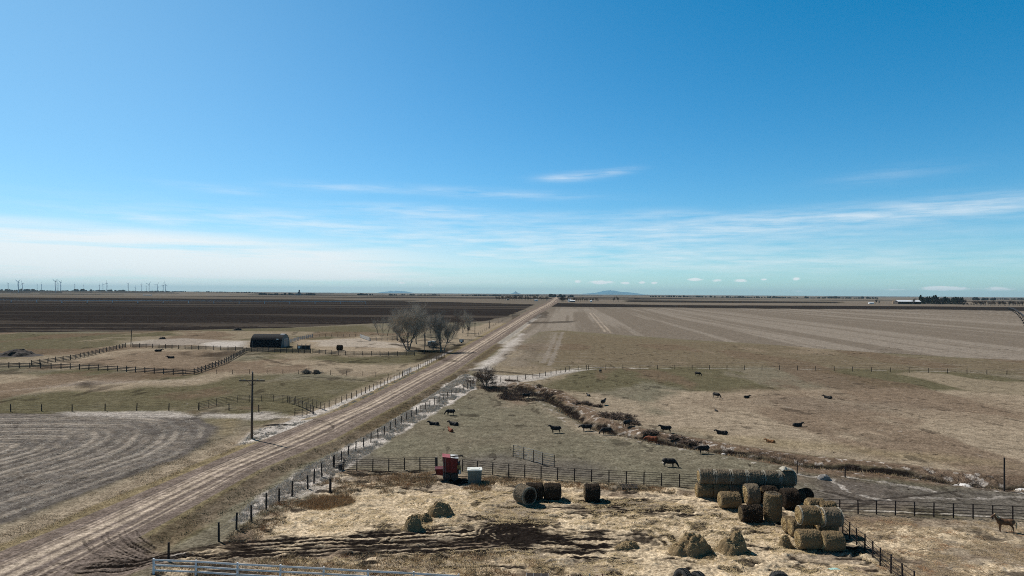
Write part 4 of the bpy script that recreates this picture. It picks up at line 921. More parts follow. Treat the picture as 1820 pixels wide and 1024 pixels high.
def bale(label, loc, rz=0.0, r=.86, L=1.75, side='hay_gold', end='hay_end', upright=False, amp=.02, twine=True, seed=None, group='round bales', loose=500, tilt=0.0):
    seed = seed if seed is not None else random.randint(0, 9999); rr = np.random.default_rng(seed)
    V, Fc, mi = cyl_noise(r, L, 34, 14, amp, seed)
    if upright: V = [(z, y, -x) for x, y, z in V]; hgt = L / 2
    else: hgt = r * .96
    b = MB(); b.put(V, Fc); b.mi = mi
    t = thing('round_bale', label, 'hay bale', (loc[0], loc[1], loc[2] + hgt - .03), rz, group); t.rotation_euler = (0, tilt, rz)
    b.obj('hay', (side, end), t, smooth=False)
    if loose:
        loose = loose // 4; P = fringe(V, rr, loose, .17); n = loose; Fi = np.stack([np.arange(n), np.arange(n) + n, np.arange(n) + 2 * n], 1)
        link('loose_straw', fast_mesh('loose_straw', P, Fi, ['blade_tan']), t)['kind'] = 'stuff'
    if twine and not upright:
        tw = MB()
        for k in range(4):
            x = (-.47, -.42, .40, .46)[k] * L + random.uniform(-.03, .03); pts = [(x + random.uniform(-.03, .03), math.cos(a) * r * .985, math.sin(a) * r * .965) for a in [i * 2 * math.pi / 28 for i in range(29)]]; tw.tube(pts, .022, 4, cap=False)
        tw.obj('twine', 'net_wrap', t)
    return t
px_m = lambda py: (py - 524) / H
# the long double row: six below, six on top
g1, g2 = 'bales of the long stacked row', 'round bales heaped in front of the long row'
A0, A1 = Vector(GZ(1240, 887)), Vector(GZ(1414, 891)); axis = (A1 - A0); Lr = axis.length / 6; rzr = math.atan2(axis.y, axis.x)
names6 = ['leftmost bale', 'second bale', 'third bale', 'fourth bale', 'fifth bale', 'last bale at the far right']
for k in range(6):
    c = A0 + axis * ((k + .5) / 6); c.z = 0; c.y += .75
    bale(f'{names6[k]} in the bottom layer of the long stacked row', (c.x, c.y, HZ(c.x, c.y)), rzr + random.uniform(-.02, .02), .90, Lr * .99, 'hay_gold' if k < 2 else 'hay_grey', group=g1, amp=.03, twine=False, loose=700)
for k in range(6):
    c = A0 + axis * ((k + .5) / 6) + Vector((.25, .75, 0))
    bale(f'{names6[k]} on top of the long stacked row, tied with twine', (c.x, c.y, 1.66), rzr + random.uniform(-.02, .02), .88, Lr * .985, 'hay_grey', 'hay_end', group=g1, amp=.028, loose=900)
# torn white wrap on the far top end
def rag(name, label, cat, p, sx, sy, h, m, seed, n=14, rz=0.0):
    rr = np.random.default_rng(seed); xs, ys = np.meshgrid(np.linspace(-.5, .5, n), np.linspace(-.5, .5, n)); x, y = xs.ravel(), ys.ravel()
    z = h * (fbm(x * 3 + seed, y * 3, .9, 4, seed) ** 1.4) * (1 - (x * x + y * y) * 1.9).clip(0) * 2 + .02
    wob = 1 + .25 * (fbm(x + seed, y, .4, 2, seed + 1) - .5)
    top = np.stack([x * sx * wob, y * sy * wob, z], 1); bot = top - np.array((0, 0, .025)); V = np.concatenate([top, bot]); Fi = []; K = n * n
    for j in range(n - 1):
        for i in range(n - 1):
            a = j * n + i; Fi.append((a, a + 1, a + n + 1, a + n)); Fi.append((K + a, K + a + n, K + a + n + 1, K + a + 1))
    edge = [i for i in range(n)] + [i * n + n - 1 for i in range(1, n)] + [n * n - 1 - i for i in range(1, n)] + [(n - 1 - i) * n for i in range(1, n - 1)]
    for a, b in zip(edge, edge[1:] + edge[:1]): Fi.append((a, K + a, K + b, b))
    return tag(link(name, fast_mesh(name, V, Fi, [m], 4), None, p, rz), label, cat)
p = A0 + axis * .93 + Vector((0, .75, 0)); rag('loose_wrap', 'torn pale bale wrap bunched on the right end of the long row', 'bale wrap', (p.x, p.y, 3.36), 1.5, 1.1, .5, 'net_wrap', 5)
def B(label, px, py, **kw):
    p = GZ(px, py); r = kw.get('r', .86)
    return bale(label, (p[0], p[1] + (0 if kw.get('upright') else r * .55), HZ(p[0], p[1]) + kw.pop('up', 0)), kw.pop('rz', 0.0), group=kw.pop('group', g2), **kw)
B('brown bale with a bright straw top at the left foot of the heap', 1299, 905, L=2.3, r=.93, side='hay_gold', upright=False, amp=.035, twine=False)
B('upright bale in the back of the heap, closest to the long row', 1331, 884, L=1.9, r=.98, amp=.03, twine=False)
B('dark bale in the back of the heap, in the middle', 1363, 885, L=1.95, r=.94, side='hay_dark', end='hay_grey', amp=.03, twine=False)
B('pale topped bale in the back of the heap, on the right', 1397, 888, L=2.0, r=.9, side='hay_gold', amp=.035, twine=False)
B('dark weathered bale showing a bright left end behind the tall upright one', 1339, 899, L=1.5, r=1.2, side='hay_grey', amp=.03, twine=False)
B('ragged dark bale in the middle of the heap', 1370, 898, L=1.8, r=1.05, side='hay_dark', end='hay_gold', amp=.045, twine=False)
B('tall tan bale stood on end at the front of the heap', 1373, 925, L=2.95, r=.96, upright=True, side='hay_gold', end='hay_grey', amp=.03)
B('half collapsed bale with a shaggy straw top at the front of the heap', 1337, 929, L=2.2, r=.88, amp=.06, side='hay_dark', end='hay_gold', twine=False, loose=1400)
B('big black weathered bale at the right of the heap', 1407, 907, L=1.75, r=1.18, side='hay_dark', end='hay_dark', amp=.02, twine=False)
B('dark bale lying alone behind the right end of the heap', 1434, 893, L=1.25, r=.78, side='hay_dark', end='hay_grey', rz=.5, twine=False)
# the near stack by the diagonal fence
g3 = 'round bales stacked by the diagonal pipe fence'
B('front left bale in the bottom layer of the near stack', 1441, 978, L=2.15, r=.93, group=g3, twine=False)
B('front right bale in the bottom layer of the near stack', 1483, 982, L=1.95, r=.93, group=g3, twine=False)
B('back left bale in the bottom layer of the near stack, straw end showing', 1425, 955, L=2.1, r=.9, group=g3, twine=False)
B('back right bale in the bottom layer of the near stack', 1470, 956, L=2.1, r=.9, group=g3, twine=False)
B('upper left bale of the near stack with a gold end face', 1441, 966, L=2.1, r=.92, up=1.72, group=g3)
B('upper right bale of the near stack, greyest and nearest the fence', 1480, 970, L=1.85, r=.92, up=1.72, side='hay_grey', group=g3)
B('upper bale at the back of the near stack with a pale top', 1452, 945, L=1.7, r=.82, up=1.7, group=g3, twine=False)
B('sagging upper bale at the back right of the near stack', 1474, 949, L=1.6, r=.78, up=1.62, amp=.05, group=g3, twine=False, loose=900)
B('pale bale end peeping out at the left of the near stack', 1404, 948, L=.9, r=.82, amp=.04, group=g3, twine=False)
# the dark bales left of the yard middle
g4 = 'dark old bales on the open yard'
B('dark netted bale turned so its round face looks at the viewer', 933, 897, L=1.9, r=1.05, side='hay_grey', end='hay_dark', rz=R(-52), group=g4, amp=.012)
B('left of the two dark bales standing behind the netted one', 950, 889, L=2.0, r=.98, side='hay_dark', end='hay_gold', group=g4, twine=False)
B('right of the two dark bales standing behind the netted one', 982, 890, L=1.95, r=.98, side='hay_dark', end='hay_grey', group=g4, twine=False)
B('lone dark bale on the yard right of the bale pair', 1053, 891, L=1.75, r=.98, side='hay_dark', end='hay_gold', group=g4, twine=False)
B('dark old bale in the pen between the barn and the bare trees', 603, 623, L=2.3, r=1.2, side='hay_dark', end='hay_dark', group=g4, twine=False, loose=0)
# loose heaps
def heap(label, px, py, sx, sy, h, m, seed, name='hay_pile', cat='hay pile', lumps=5, blades=2500, bm='blade_straw', group='loose hay heaps on the yard', noise=.42):
    p = GZ(px, py); rr = np.random.default_rng(seed); n = 72; xs, ys = np.meshgrid(np.linspace(-1, 1, n), np.linspace(-1, 1, n)); x, y = xs.ravel(), ys.ravel(); z = np.zeros(n * n)
    for k in range(lumps):
        cx, cy = (rr.uniform(-.36, .36), rr.uniform(-.25, .25)) if k else (.08, .0); w = rr.uniform(.34, .5) if k else .62; rot = rr.uniform(0, 3.1); dx, dy_ = (x - cx) * math.cos(rot) + (y - cy) * math.sin(rot), -(x - cx) * math.sin(rot) + (y - cy) * math.cos(rot)
        z = np.maximum(z, (1.0 if k == 0 else rr.uniform(.45, .8)) * np.clip(1 - ((x - cx) / np.where(x > cx, w * .62, w * 1.15)) ** 2 - ((y - cy) / (w * .9)) ** 2 * (1 + .5 * np.sin(x * 5 + k)), 0, 1) ** .5)
    z = np.maximum(z, .30 * np.clip(1 - (x ** 2 + y ** 2) / .85, 0, 1) * (.4 + 1.2 * fbm(x * 2.2 + seed, y * 2.2, .6, 3, seed + 9)))
    z *= np.clip((1 - np.maximum(np.abs(x), np.abs(y))) * 5, 0, 1)
    for _ in range(2): zz = z.reshape(n, n); zz[1:-1, 1:-1] = (zz[1:-1, 1:-1] * 2 + zz[:-2, 1:-1] + zz[2:, 1:-1] + zz[1:-1, :-2] + zz[1:-1, 2:]) / 6; z = zz.ravel()
    z = z * h * (1 + noise * (fbm(x * 4 + seed, y * 4, .7, 4, seed) - .5) * 2) + h * .16 * (fbm(x * 11 + seed, y * 11, .8, 3, seed + 3) - .5) * np.clip(z * 4, 0, 1)
    V = np.stack([x * sx, y * sy, z - .12], 1); a = (np.arange(n - 1)[:, None] * n + np.arange(n - 1)[None]).ravel(); Q = np.stack([a, a + 1, a + n + 1, a + n], 1)
    keep = (z[Q] > .03).any(1); me = fast_mesh(name, V, Q[keep], [m], 4); me.polygons.foreach_set('use_smooth', np.ones(keep.sum(), bool))
    o = tag(link(name, me, None, (p[0], p[1] + sy * .5, HZ(p[0], p[1]))), label, cat, group)
    blades //= 3
    if blades:
        ok = np.where(z > .12)[0]; i = rr.choice(ok, blades); q = V[i] + rr.normal(0, (.05, .05, .02), (blades, 3)); d = rr.normal(0, 1, (blades, 3)); d[:, 2] = np.abs(d[:, 2]) * .18 - .25; d /= np.linalg.norm(d, axis=1)[:, None]
        L = rr.uniform(.10, .30, (blades, 1)); sd = np.cross(d, rr.normal(0, 1, (blades, 3))); sd /= np.linalg.norm(sd, axis=1)[:, None]; P = np.concatenate([q - sd * .016, q + sd * .016, q + d * L]); k = np.arange(blades)
        link('loose_straw', fast_mesh('loose_straw', P, np.stack([k, k + blades, k + 2 * blades], 1), [bm]), o)['kind'] = 'stuff'
    return o
heap('crumbled dark hay lump in front of the larger brown heap', 733, 944, 1.5, 1.1, 1.5, 'hay_brown', 4, lumps=6, noise=.3)
heap('larger brown hay heap with gold straw spilling to its left', 781, 921, 2.3, 1.5, 1.6, 'hay_brown', 12, lumps=6, noise=.28)
heap('low gold straw spill between the two brown heaps', 752, 928, 1.9, 1.2, .75, 'hay_gold', 23, lumps=7)
heap('low dark straw heap on the trampled middle of the yard', 1121, 977, 1.8, 1.0, .72, 'hay_brown', 9, lumps=6, noise=.35)
heap('rounded gold hay heap on the left of a pair', 1240, 988, 2.9, 2.0, 1.6, 'hay_brown', 31, lumps=4, blades=4200)
heap('taller leaning hay heap on the right of a pair', 1311, 988, 2.5, 1.8, 1.7, 'hay_brown', 35, lumps=3, blades=3800)
heap('small dark clump of broken hay at the foot of the near stack', 1398, 972, 1.0, .7, 1.05, 'hay_brown', 41, lumps=5, blades=1300, noise=.35)
heap('low black manure heap at the left edge of the pasture', 22, 634, 9.5, 7, 2.3, 'manure', 51, 'manure_pile', 'manure pile', 7, 0, group=None)
heap('small dark heap beyond the brown corral by the dirt patch', 287, 603, 3.2, 2.2, 1.1, 'manure', 55, 'manure_pile', 'manure pile', 4, 0, group=None)
heap('small earth heap on the far pasture edge left of the barn', 421, 587.5, 5, 3.5, 1.7, 'manure', 57, 'dirt_pile', 'dirt pile', 4, 0, group=None)
heap('dark clod of mud on the lane edge beside the utility pole', 489, 757, 1.9, .5, .38, 'manure', 59, 'dirt_pile', 'dirt pile', 7, 0, group=None)
# ================================================================== YARD MACHINES AND LITTER
p = GZ(800, 855); t = thing('farm_machine', 'old red farm machine with a tall box body and a spout, beside the pale tank', 'farm machine', (p[0], p[1] + .9, 0), R(6))
b = MB(); b.put([(-1.0, -.75, 1.1), (.75, -.75, 1.0), (.75, .75, 1.0), (-1.0, .75, 1.1), (-1.0, -.85, 2.5), (.85, -.85, 2.5), (.85, .85, 2.5), (-1.0, .85, 2.5)], [(0, 3, 2, 1), (0, 1, 5, 4), (1, 2, 6, 5), (2, 3, 7, 6), (3, 0, 4, 7), (4, 5, 6, 7)])
b.box((-.15, -.89, 1.9), (.06, .05, 1.1)); b.box((-.6, -.875, 2.0), (.05, .03, .9)); b.box((.4, -.875, 2.0), (.05, .03, .9)); b.obj('body', 'red_paint', t)
b = MB(); b.put([(-1.08, -.93, 2.5), (.93, -.93, 2.5), (.93, .93, 2.5), (-1.08, .93, 2.5), (-1.08, -.93, 3.05), (.93, -.93, 2.82), (.93, .93, 2.82), (-1.08, .93, 3.05)], [(0, 3, 2, 1), (0, 1, 5, 4), (1, 2, 6, 5), (2, 3, 7, 6), (3, 0, 4, 7)]); b.obj('bin', 'red_paint', t)
b = MB(); b.put([(-1.10, -.95, 3.062), (-.1, -.95, 2.95), (-.1, .95, 2.95), (-1.10, .95, 3.062), (-1.10, -.95, 3.10), (-.1, -.95, 2.99), (-.1, .95, 2.99), (-1.10, .95, 3.10)], [(0, 3, 2, 1), (4, 5, 6, 7), (0, 1, 5, 4), (1, 2, 6, 5), (2, 3, 7, 6), (3, 0, 4, 7)]); b.obj('lid', 'faded_red', t)
b = MB(); b.put([(-.04, -.95, 2.945), (.95, -.95, 2.835), (.95, .95, 2.835), (-.04, .95, 2.945), (-.04, -.95, 2.985), (.95, -.95, 2.875), (.95, .95, 2.875), (-.04, .95, 2.985)], [(0, 3, 2, 1), (4, 5, 6, 7), (0, 1, 5, 4), (1, 2, 6, 5), (2, 3, 7, 6), (3, 0, 4, 7)]); b.obj('lid', 'white_sheet', t)
b = MB(); b.tube([(-.05, -.5, 2.95), (.55, -.55, 3.08), (1.45, -.6, 3.12), (1.52, -.6, 3.0)], [.10, .10, .09, .09], 8); b.obj('spout', 'dark_steel', t, smooth=True)
b = MB(); b.put([(-1.85, -.6, .75), (-1.0, -.6, .6), (-1.0, .6, .6), (-1.85, .6, .75), (-2.0, -.8, 1.35), (-1.0, -.8, 1.5), (-1.0, .8, 1.5), (-2.0, .8, 1.35)], [(0, 3, 2, 1), (0, 1, 5, 4), (1, 2, 6, 5), (2, 3, 7, 6), (3, 0, 4, 7)]); b.box((-1.5, 0, 1.46), (1.06, 1.5, .06)); b.obj('hopper', 'red_paint', t)
b = MB(); b.box((0, 0, .88), (2.6, 1.2, .16)); b.box((-1.6, 0, .68), (1.0, .14, .14)); b.box((-2.2, 0, .6), (.5, .12, .12)); b.obj('chassis', 'dark_steel', t)
b = MB(); b.tube([(1.0, -.55, 1.15), (1.0, .5, 1.15)], .35, 12); b.box((1.0, -.1, 1.9), (.32, .9, .55)); b.tube([(1.0, .2, 1.5), (1.18, .2, 2.35)], .07, 7); b.obj('mill', 'dark_steel', t)
b = MB(); b.tube([(1.0, -.72, 1.72), (1.0, -.62, 1.72)], .26, 14); b.tube([(1.2, -.72, 1.35), (1.2, -.62, 1.35)], .16, 12); b.obj('pulley', 'yellow_paint', t)
b = MB(); b.box((1.12, -.7, 1.05), (.22, .05, .5)); b.obj('panel', 'white_sheet', t)
def wheel(parent, x, y, z, r, wd):
    b = MB(); n = 18; o = []
    prof = [(-wd / 2, r * .62), (-wd / 2, r * .92), (-wd * .3, r), (wd * .3, r), (wd / 2, r * .92), (wd / 2, r * .62)]
    vs = [(math.cos(2 * math.pi * i / n) * q, yy, math.sin(2 * math.pi * i / n) * q) for yy, q in prof for i in range(n)]
    fs = [(j * n + i, j * n + (i + 1) % n, (j + 1) * n + (i + 1) % n, (j + 1) * n + i) for j in range(len(prof) - 1) for i in range(n)]
    b.put(vs, fs); w = b.obj('wheel', 'rubber', parent, loc=(x, y, z)); b = MB(); b.tube([(0, -wd * .3, 0), (0, wd * .3, 0)], r * .63, 14); b.obj('rim', 'dark_steel', w); return w
b = MB(); b.box((-.05, 0, .52), (1.5, 1.1, .62)); b.box((-.9, -.3, .55), (.3, .5, .4)); b.obj('gearbox', 'dark_steel', t)
b = MB(); b.tube([(.9, -.9, 1.1), (1.05, -.95, 1.6), (.95, -.92, 2.3), (.7, -.9, 2.7)], .035, 6); b.obj('hose', 'dark_steel', t)
b = MB()
for x in (-.95, -.72): b.tube([(x, -.95, .5), (x, -.93, 2.9)], .022, 5)
for k in range(7): b.tube([(-.95, -.95, .7 + .32 * k), (-.72, -.95, .7 + .32 * k)], .018, 5)
b.obj('ladder', 'dull_steel', t)
for x in (-.55, .5):
    for y in (-.72, .72): wheel(t, x, y, .45, .47, .26)
p = GZ(843, 860); t = thing('water_tank', 'pale plastic tank with white lid standing right of the red machine', 'tank', (p[0], p[1] + .7, 0), R(4))
def rounded(w, d, z0, z1, r, taper=0.0, n=5):
    ring = []
    for cx, cy, a0 in ((w / 2 - r, d / 2 - r, 0), (-w / 2 + r, d / 2 - r, 90), (-w / 2 + r, -d / 2 + r, 180), (w / 2 - r, -d / 2 + r, 270)):
        for k in range(n + 1): a = R(a0 + 90 * k / n); ring.append((cx + r * math.cos(a), cy + r * math.sin(a)))
    m = len(ring); vs = [(x * (1 - taper), y * (1 - taper), z0) for x, y in ring] + [(x, y, z1) for x, y in ring]
    return vs, [(i, (i + 1) % m, m + (i + 1) % m, m + i) for i in range(m)] + [tuple(range(m - 1, -1, -1)), tuple(range(m, 2 * m))]
b = MB(); b.put(*rounded(1.78, 1.35, 0.05, 1.62, .22, .05))
for k in range(5): b.box((-.62 + k * .31, -.685, .8), (.09, .05, 1.25))
b.obj('body', 'tank_side', t); b = MB(); b.put(*rounded(1.90, 1.46, 1.62, 1.74, .25)); b.put(*rounded(1.2, .9, 1.74, 1.80, .2)); b.obj('lid', 'tank_white', t)
p = GZ(606, 834.5); b = MB(); b.tube([(0, 0, 0), (0, 0, .05), (0, 0, .72), (0, 0, .78)], [.26, .29, .29, .25], 14)
for z in (.22, .5): b.tube([(0, 0, z - .02), (0, 0, z + .02)], .305, 14)
tag(b.obj('barrel', 'dark_steel', loc=(p[0], p[1] - .3, .02), smooth=False), 'small black barrel standing at the left end of the pipe fence', 'barrel')
# broken pallet with branches
p = GZ(1118, 869); t = thing('broken_pallet', 'broken grey pallet and branches lying against the pipe fence', 'pallet', p, R(-6))
for k in range(5): b = MB(); b.box((0, 0, 0), (2.0, .12, .03)); o = b.obj('slat', 'grey_board', t, loc=(.05, -.45 + k * .22, .25 + .05 * k)); o.rotation_euler = (random.uniform(-.1, .1), random.uniform(-.08, .08), random.uniform(-.09, .09))
for x in (-.8, 0, .8): b = MB(); b.box((x, 0, .13), (.09, 1.1, .18)); b.obj('bearer', 'grey_board', t)
for k in range(5): b = MB(); x = -1 + .4 * k; b.tube([(x, .1, .25), (x - .3, .2, .7), (x - .25 + random.uniform(-.4, .4), .3, 1.15)], [.035, .025, .01], 5); b.obj('branch', 'bark', t)
# tyres at the bottom edge
def tyre(label, px, py, r, w, rz, tilt, z):
    p = G(px, py); b = MB(); n = 40; prof = [(-.42, .58), (-.5, .72), (-.5, .86), (-.42, .96), (-.2, 1.0), (.2, 1.0), (.42, .96), (.5, .86), (.5, .72), (.42, .58)]
    vs = [(a * w, math.cos(2 * math.pi * i / n) * q * r, math.sin(2 * math.pi * i / n) * q * r) for a, q in prof for i in range(n)]; m = len(prof)
    fs = [(j * n + i, ((j + 1) % m) * n + i, ((j + 1) % m) * n + (i + 1) % n, j * n + (i + 1) % n) for j in range(m) for i in range(n)]
    b.put(vs, fs); t = tag(b.obj('tractor_tyre', 'rubber', loc=(p[0], p[1], z)), label, 'tyre', 'old tyres at the bottom edge'); t.rotation_euler = (0, tilt, rz)
    b = MB()
    for i in range(n):
        a = 2 * math.pi * i / n
        for s in (-1, 1):
            aa = a + s * .04; c, c2 = Vector((s * .10 * w, math.cos(a) * r * 1.015, math.sin(a) * r * 1.015)), Vector((s * .47 * w, math.cos(a + .1) * r * .985, math.sin(a + .1) * r * .985)); b.bar(c, c2, .045, .07)
    b.obj('tread', 'rubber', t); return t
tyre('dark tractor tyre at the bottom edge, left of a leaning pair', 1214, 1052, .92, .58, R(28), R(8), .90)
tyre('dark tractor tyre leaning against its neighbour at the bottom edge', 1240, 1055, .86, .55, R(28), R(10), .84)
tyre('worn treaded tyre alone at the bottom edge, right of the leaning pair', 1385, 1053, .84, .70, R(88), 0, .83)
# lumber and sheet metal at the bottom edge
p = G(1040, 1052); t = thing('lumber_pile', 'untidy pile of old coloured boards at the bottom edge', 'lumber', (p[0], p[1], 0), 0)
for k in range(34):
    x = -1.35 + 2.75 * k / 33 + random.uniform(-.03, .03); z = random.uniform(.95, 1.38) if k not in (9, 10, 16, 17, 23) else .7
    b = MB(); b.box((0, 0, 0), (.06 + .03 * (k % 3), .03 + .02 * (k % 2), z * 1.05)); o = b.obj('board', ('board_new', 'board_pale', 'board_red', 'weathered_wood', 'grey_board')[(k * 7 + k // 3) % 5], t, loc=(x, .35 + random.uniform(-.25, .2), z / 2)); o.rotation_euler = (random.uniform(.18, .42), random.uniform(-.12, .12), random.uniform(-.6, .6))
for k in range(7): b = MB(); b.box((0, 0, 0), (2.9, .13, .06)); o = b.obj('board', ('weathered_wood', 'grey_board', 'dark_post')[k % 3], t, loc=(random.uniform(-.1, .2), -.45 + .12 * (k % 4), .06 + .13 * k)); o.rotation_euler = (0, random.uniform(-.03, .03), random.uniform(-.06, .06))
p = G(955, 1050); t = thing('metal_sheet', 'dark metal sheet on a frame beside the old boards at the bottom edge', 'metal sheet', (p[0], p[1], 0), R(-2))
b = MB(); M3 = Matrix.Rotation(R(20), 3, 'X'); b.box((0, 0, 1.0), (1.75, 1.1, .04), M3=M3); b.obj('sheet', 'dark_steel', t)
for x in (-.88, -.3, .3, .88): b = MB(); b.box((x, 0, 1.03), (.035, 1.12, .03), M3=M3); b.obj('trim', 'galvanised', t)
for x in (-.7, .7): b = MB(); b.box((x, -.2, .48), (.07, .07, .9)); b.obj('leg', 'dark_steel', t)
rag('plastic_scrap', 'turquoise plastic scrap lying on the straw right of the lone tyre', 'plastic scrap', GZ(1486, 1014), 1.35, .34, .16, 'turquoise_plastic', 8, 10, R(-22))
# rocks and pale lumps by the creek
def rock(label, px, py, s, m, seed, group='stones along the creek'):
    p = GZ(px, py); rr = np.random.default_rng(seed); b = MB(); b.ell((0, 0, .25), (1, .7, .55), 12, 8); V = np.array(b.v); V *= (1 + .22 * (fbm(V[:, 0] * 2 + seed, V[:, 1] * 2 + V[:, 2] * 3, .8, 3, seed) - .5) * 2)[:, None]; b.v = [tuple(v * s) for v in V]
    return tag(b.obj('rock', m, loc=(p[0], p[1], HZ(p[0], p[1]) - .05), rz=rr.uniform(0, 3)), label, 'rock', group)
rock('large pale boulder by the creek left of the tall thin pole', 1717, 856, .95, 'pale_rock', 1); rock('small pale stone beside the large pale boulder', 1700, 854, .6, 'pale_rock', 2)
rock('grey boulder in the bare ground just right of the long bale row', 1464, 852, .9, 'rock', 3); rock('low pale stone at the right edge beside the creek', 1818, 864, .8, 'pale_rock', 4)
rock('small pale stone at the near creek edge below the brush', 1286, 808, .32, 'pale_rock', 5); rock('small stone on the near creek edge under the half hidden cow', 1262, 803, .3, 'pale_rock', 6)
# ================================================================== TREES
def grow(seed, h, spread, trunks=((0, 0, 0, 0),), forks=6, levels=4, twigs=9, tr=.30, up=.35, droop=0.0, tw_w=.012):
    """limbs as tapered tubes (trunk mesh) and twigs as slivers (crown mesh)"""
    rr = random.Random(seed); T = MB(); C = MB(); tw = []
    def seg(p, d, L, r, lv):
        pts = [p]; n = 3 if lv < 2 else 2; dd = d.copy()
        for i in range(n):
            dd = (dd + Vector((rr.gauss(0, .16), rr.gauss(0, .16), rr.gauss(0, .08) + up * .10 - droop * .05 * lv))).normalized(); pts.append(pts[-1] + dd * L / n)
        rad = [r * (1 - .42 * i / n) for i in range(n + 1)]
        (T if lv <= 1 else C).tube(pts, rad, 7 if lv == 0 else 5 if lv == 1 else 3, cap=lv < 2)
        if lv >= levels:
            for k in range(twigs):
                t = rr.uniform(.1, 1.0); i = min(n - 1, int(t * n)); q = pts[i].lerp(pts[i + 1], t * n - i)
                td = (dd + Vector((rr.gauss(0, .6), rr.gauss(0, .6), rr.gauss(.12, .45)))).normalized(); tl = L * rr.uniform(.35, .9); tw.append((q, td, tl))
            return
        nb = forks if lv < 2 else max(3, forks - 1)
        for k in range(nb):
            t = (.38 + .62 * (k + rr.random()) / nb) if lv == 0 else rr.uniform(.3, 1.0); i = min(n - 1, int(t * n)); q = pts[i].lerp(pts[i + 1], t * n - i)
            an = rr.uniform(0, 6.283) if lv else 2.4 * k + rr.uniform(-.5, .5)
            side = Vector((math.cos(an), math.sin(an), 0)); side = (side - dd * side.dot(dd)).normalized()
            ang = rr.uniform(.45, .95) * spread; nd = (dd * math.cos(ang) + side * math.sin(ang) + Vector((0, 0, up * .3))).normalized()
            seg(q, nd, L * (rr.uniform(.36, .92) if lv < 2 else rr.uniform(.50, .78)), max(.012, rad[i] * rr.uniform(.42, .62)), lv + 1)
        seg(pts[-1], dd, L * rr.uniform(.5, .7), rad[-1] * .8, lv + 1)
    for (x, y, lx, ly) in trunks:
        f = rr.uniform(.85, 1.05); seg(Vector((x, y, -.3)), Vector((lx, ly, 1)).normalized(), h * .42 * f, tr * f, 0)
    for q, d, L in tw:
        s = d.cross(Vector((rr.gauss(0, 1), rr.gauss(0, 1), rr.gauss(0, 1)))).normalized() * tw_w
        m = q + d * L * .55; e = q + d * L + Vector((rr.gauss(0, .1), rr.gauss(0, .1), rr.gauss(0, .1))) * L
        C.put([q - s, q + s, m + s * .8, m - s * .8], [(0, 1, 2, 3)]); C.put([m - s * .8, m + s * .8, e], [(0, 1, 2)])
        for k in range(2):
            o = m + (e - m) * rr.random(); e2 = o + (d + Vector((rr.gauss(0, .7), rr.gauss(0, .7), rr.gauss(0, .5)))).normalized() * L * .45; C.put([o - s * .7, o + s * .7, e2], [(0, 1, 2)])
    return T, C
def fit(T, C, h):
    top = max(v[2] for v in C.v); k = h / top
    for b in (T, C): b.v = [(x * k, y * k, z * k) for x, y, z in b.v]
def tree(label, px, py, h, seed, tw='twig', bark='bark', group=None, name='bare_tree', cat='tree', wid=1.0, loc=None, **kw):
    T, C = grow(seed, h, **kw); fit(T, C, h)
    if wid != 1.0:
        for b in (C, T): b.v = [(x * wid, y * wid, z) for x, y, z in b.v]
    p = loc or GZ(px, py); t = thing(name, label, cat, p, 0, group); T.obj('stems' if name == 'bush' else 'trunk', bark, t); C.obj('crown', tw, t); return t
gt = 'bare trees of the roadside grove'
tree('largest bare cottonwood of the grove, with two trunks and a wide hazy crown', 725, 622, 22.5, 3, tw='twig', group=gt, spread=.82, up=.55, forks=6, levels=4, twigs=9, tr=.40, trunks=((-.6, 0, -.30, .02), (.7, .2, .22, 0), (0, .8, -.02, .2)), wid=1.0, tw_w=.010)
tree('dark bare tree with thick trunks at the road side of the grove', 785, 626, 19, 8, tw='twig_dark', group=gt, spread=.72, up=.6, forks=5, levels=4, twigs=8, tr=.36, trunks=((-.5, 0, -.25, 0), (.4, .1, .05, 0), (1.2, .3, .16, 0)), wid=.8)
tree('bare tree between the two thick-trunked ones, in the middle of the grove', 757, 616, 18.5, 14, tw='twig_dark', group=gt, spread=.7, up=.6, forks=5, levels=4, twigs=8, tr=.25, wid=.85)
for (x, y, h, s, lx, lb) in ((673, 596, 11.5, 21, -.22, 'leftmost leaning trunk of the thin clump at the left of the grove'), (681, 597, 12.5, 22, -.12, 'second leaning trunk of the thin clump at the left of the grove'), (688, 597, 12, 23, .05, 'third trunk of the thin clump at the left of the grove'), (698, 595, 12.5, 24, .12, 'trunk of the thin clump nearest the big cottonwood')):
    tree(lb, x, y, h, s, tw='twig', group=gt, spread=.6, forks=4, levels=3, twigs=8, tr=.2, trunks=((0, 0, lx, 0),), wid=.8)
tree('reddish bare tree leaning over the road verge', 802, 603, 14, 31, tw='twig_red', group=gt, spread=.8, forks=5, levels=3, twigs=14, tr=.24, trunks=((0, 0, .38, 0),), wid=.9)
tree('bare tree at the far right of the grove beside the road', 831, 597, 16.5, 37, tw='twig', group=gt, spread=.65, forks=5, levels=3, twigs=14, tr=.24, trunks=((0, 0, .02, 0), (.5, .2, -.08, 0)), wid=.62)
tree('slim bare tree behind the reddish one', 815, 586, 16, 39, tw='twig_dark', group=gt, spread=.7, forks=5, levels=3, twigs=12, tr=.2, wid=.7)
tree('slim bare tree behind the grey trailer', 766, 603, 15, 41, tw='twig', group=gt, spread=.8, forks=5, levels=3, twigs=13, tr=.22)
tree('bare tree behind the big cottonwood at its right', 745, 598, 18.5, 43, tw='twig', group=gt, spread=.7, up=.6, forks=5, levels=4, twigs=8, tr=.24, wid=.95)
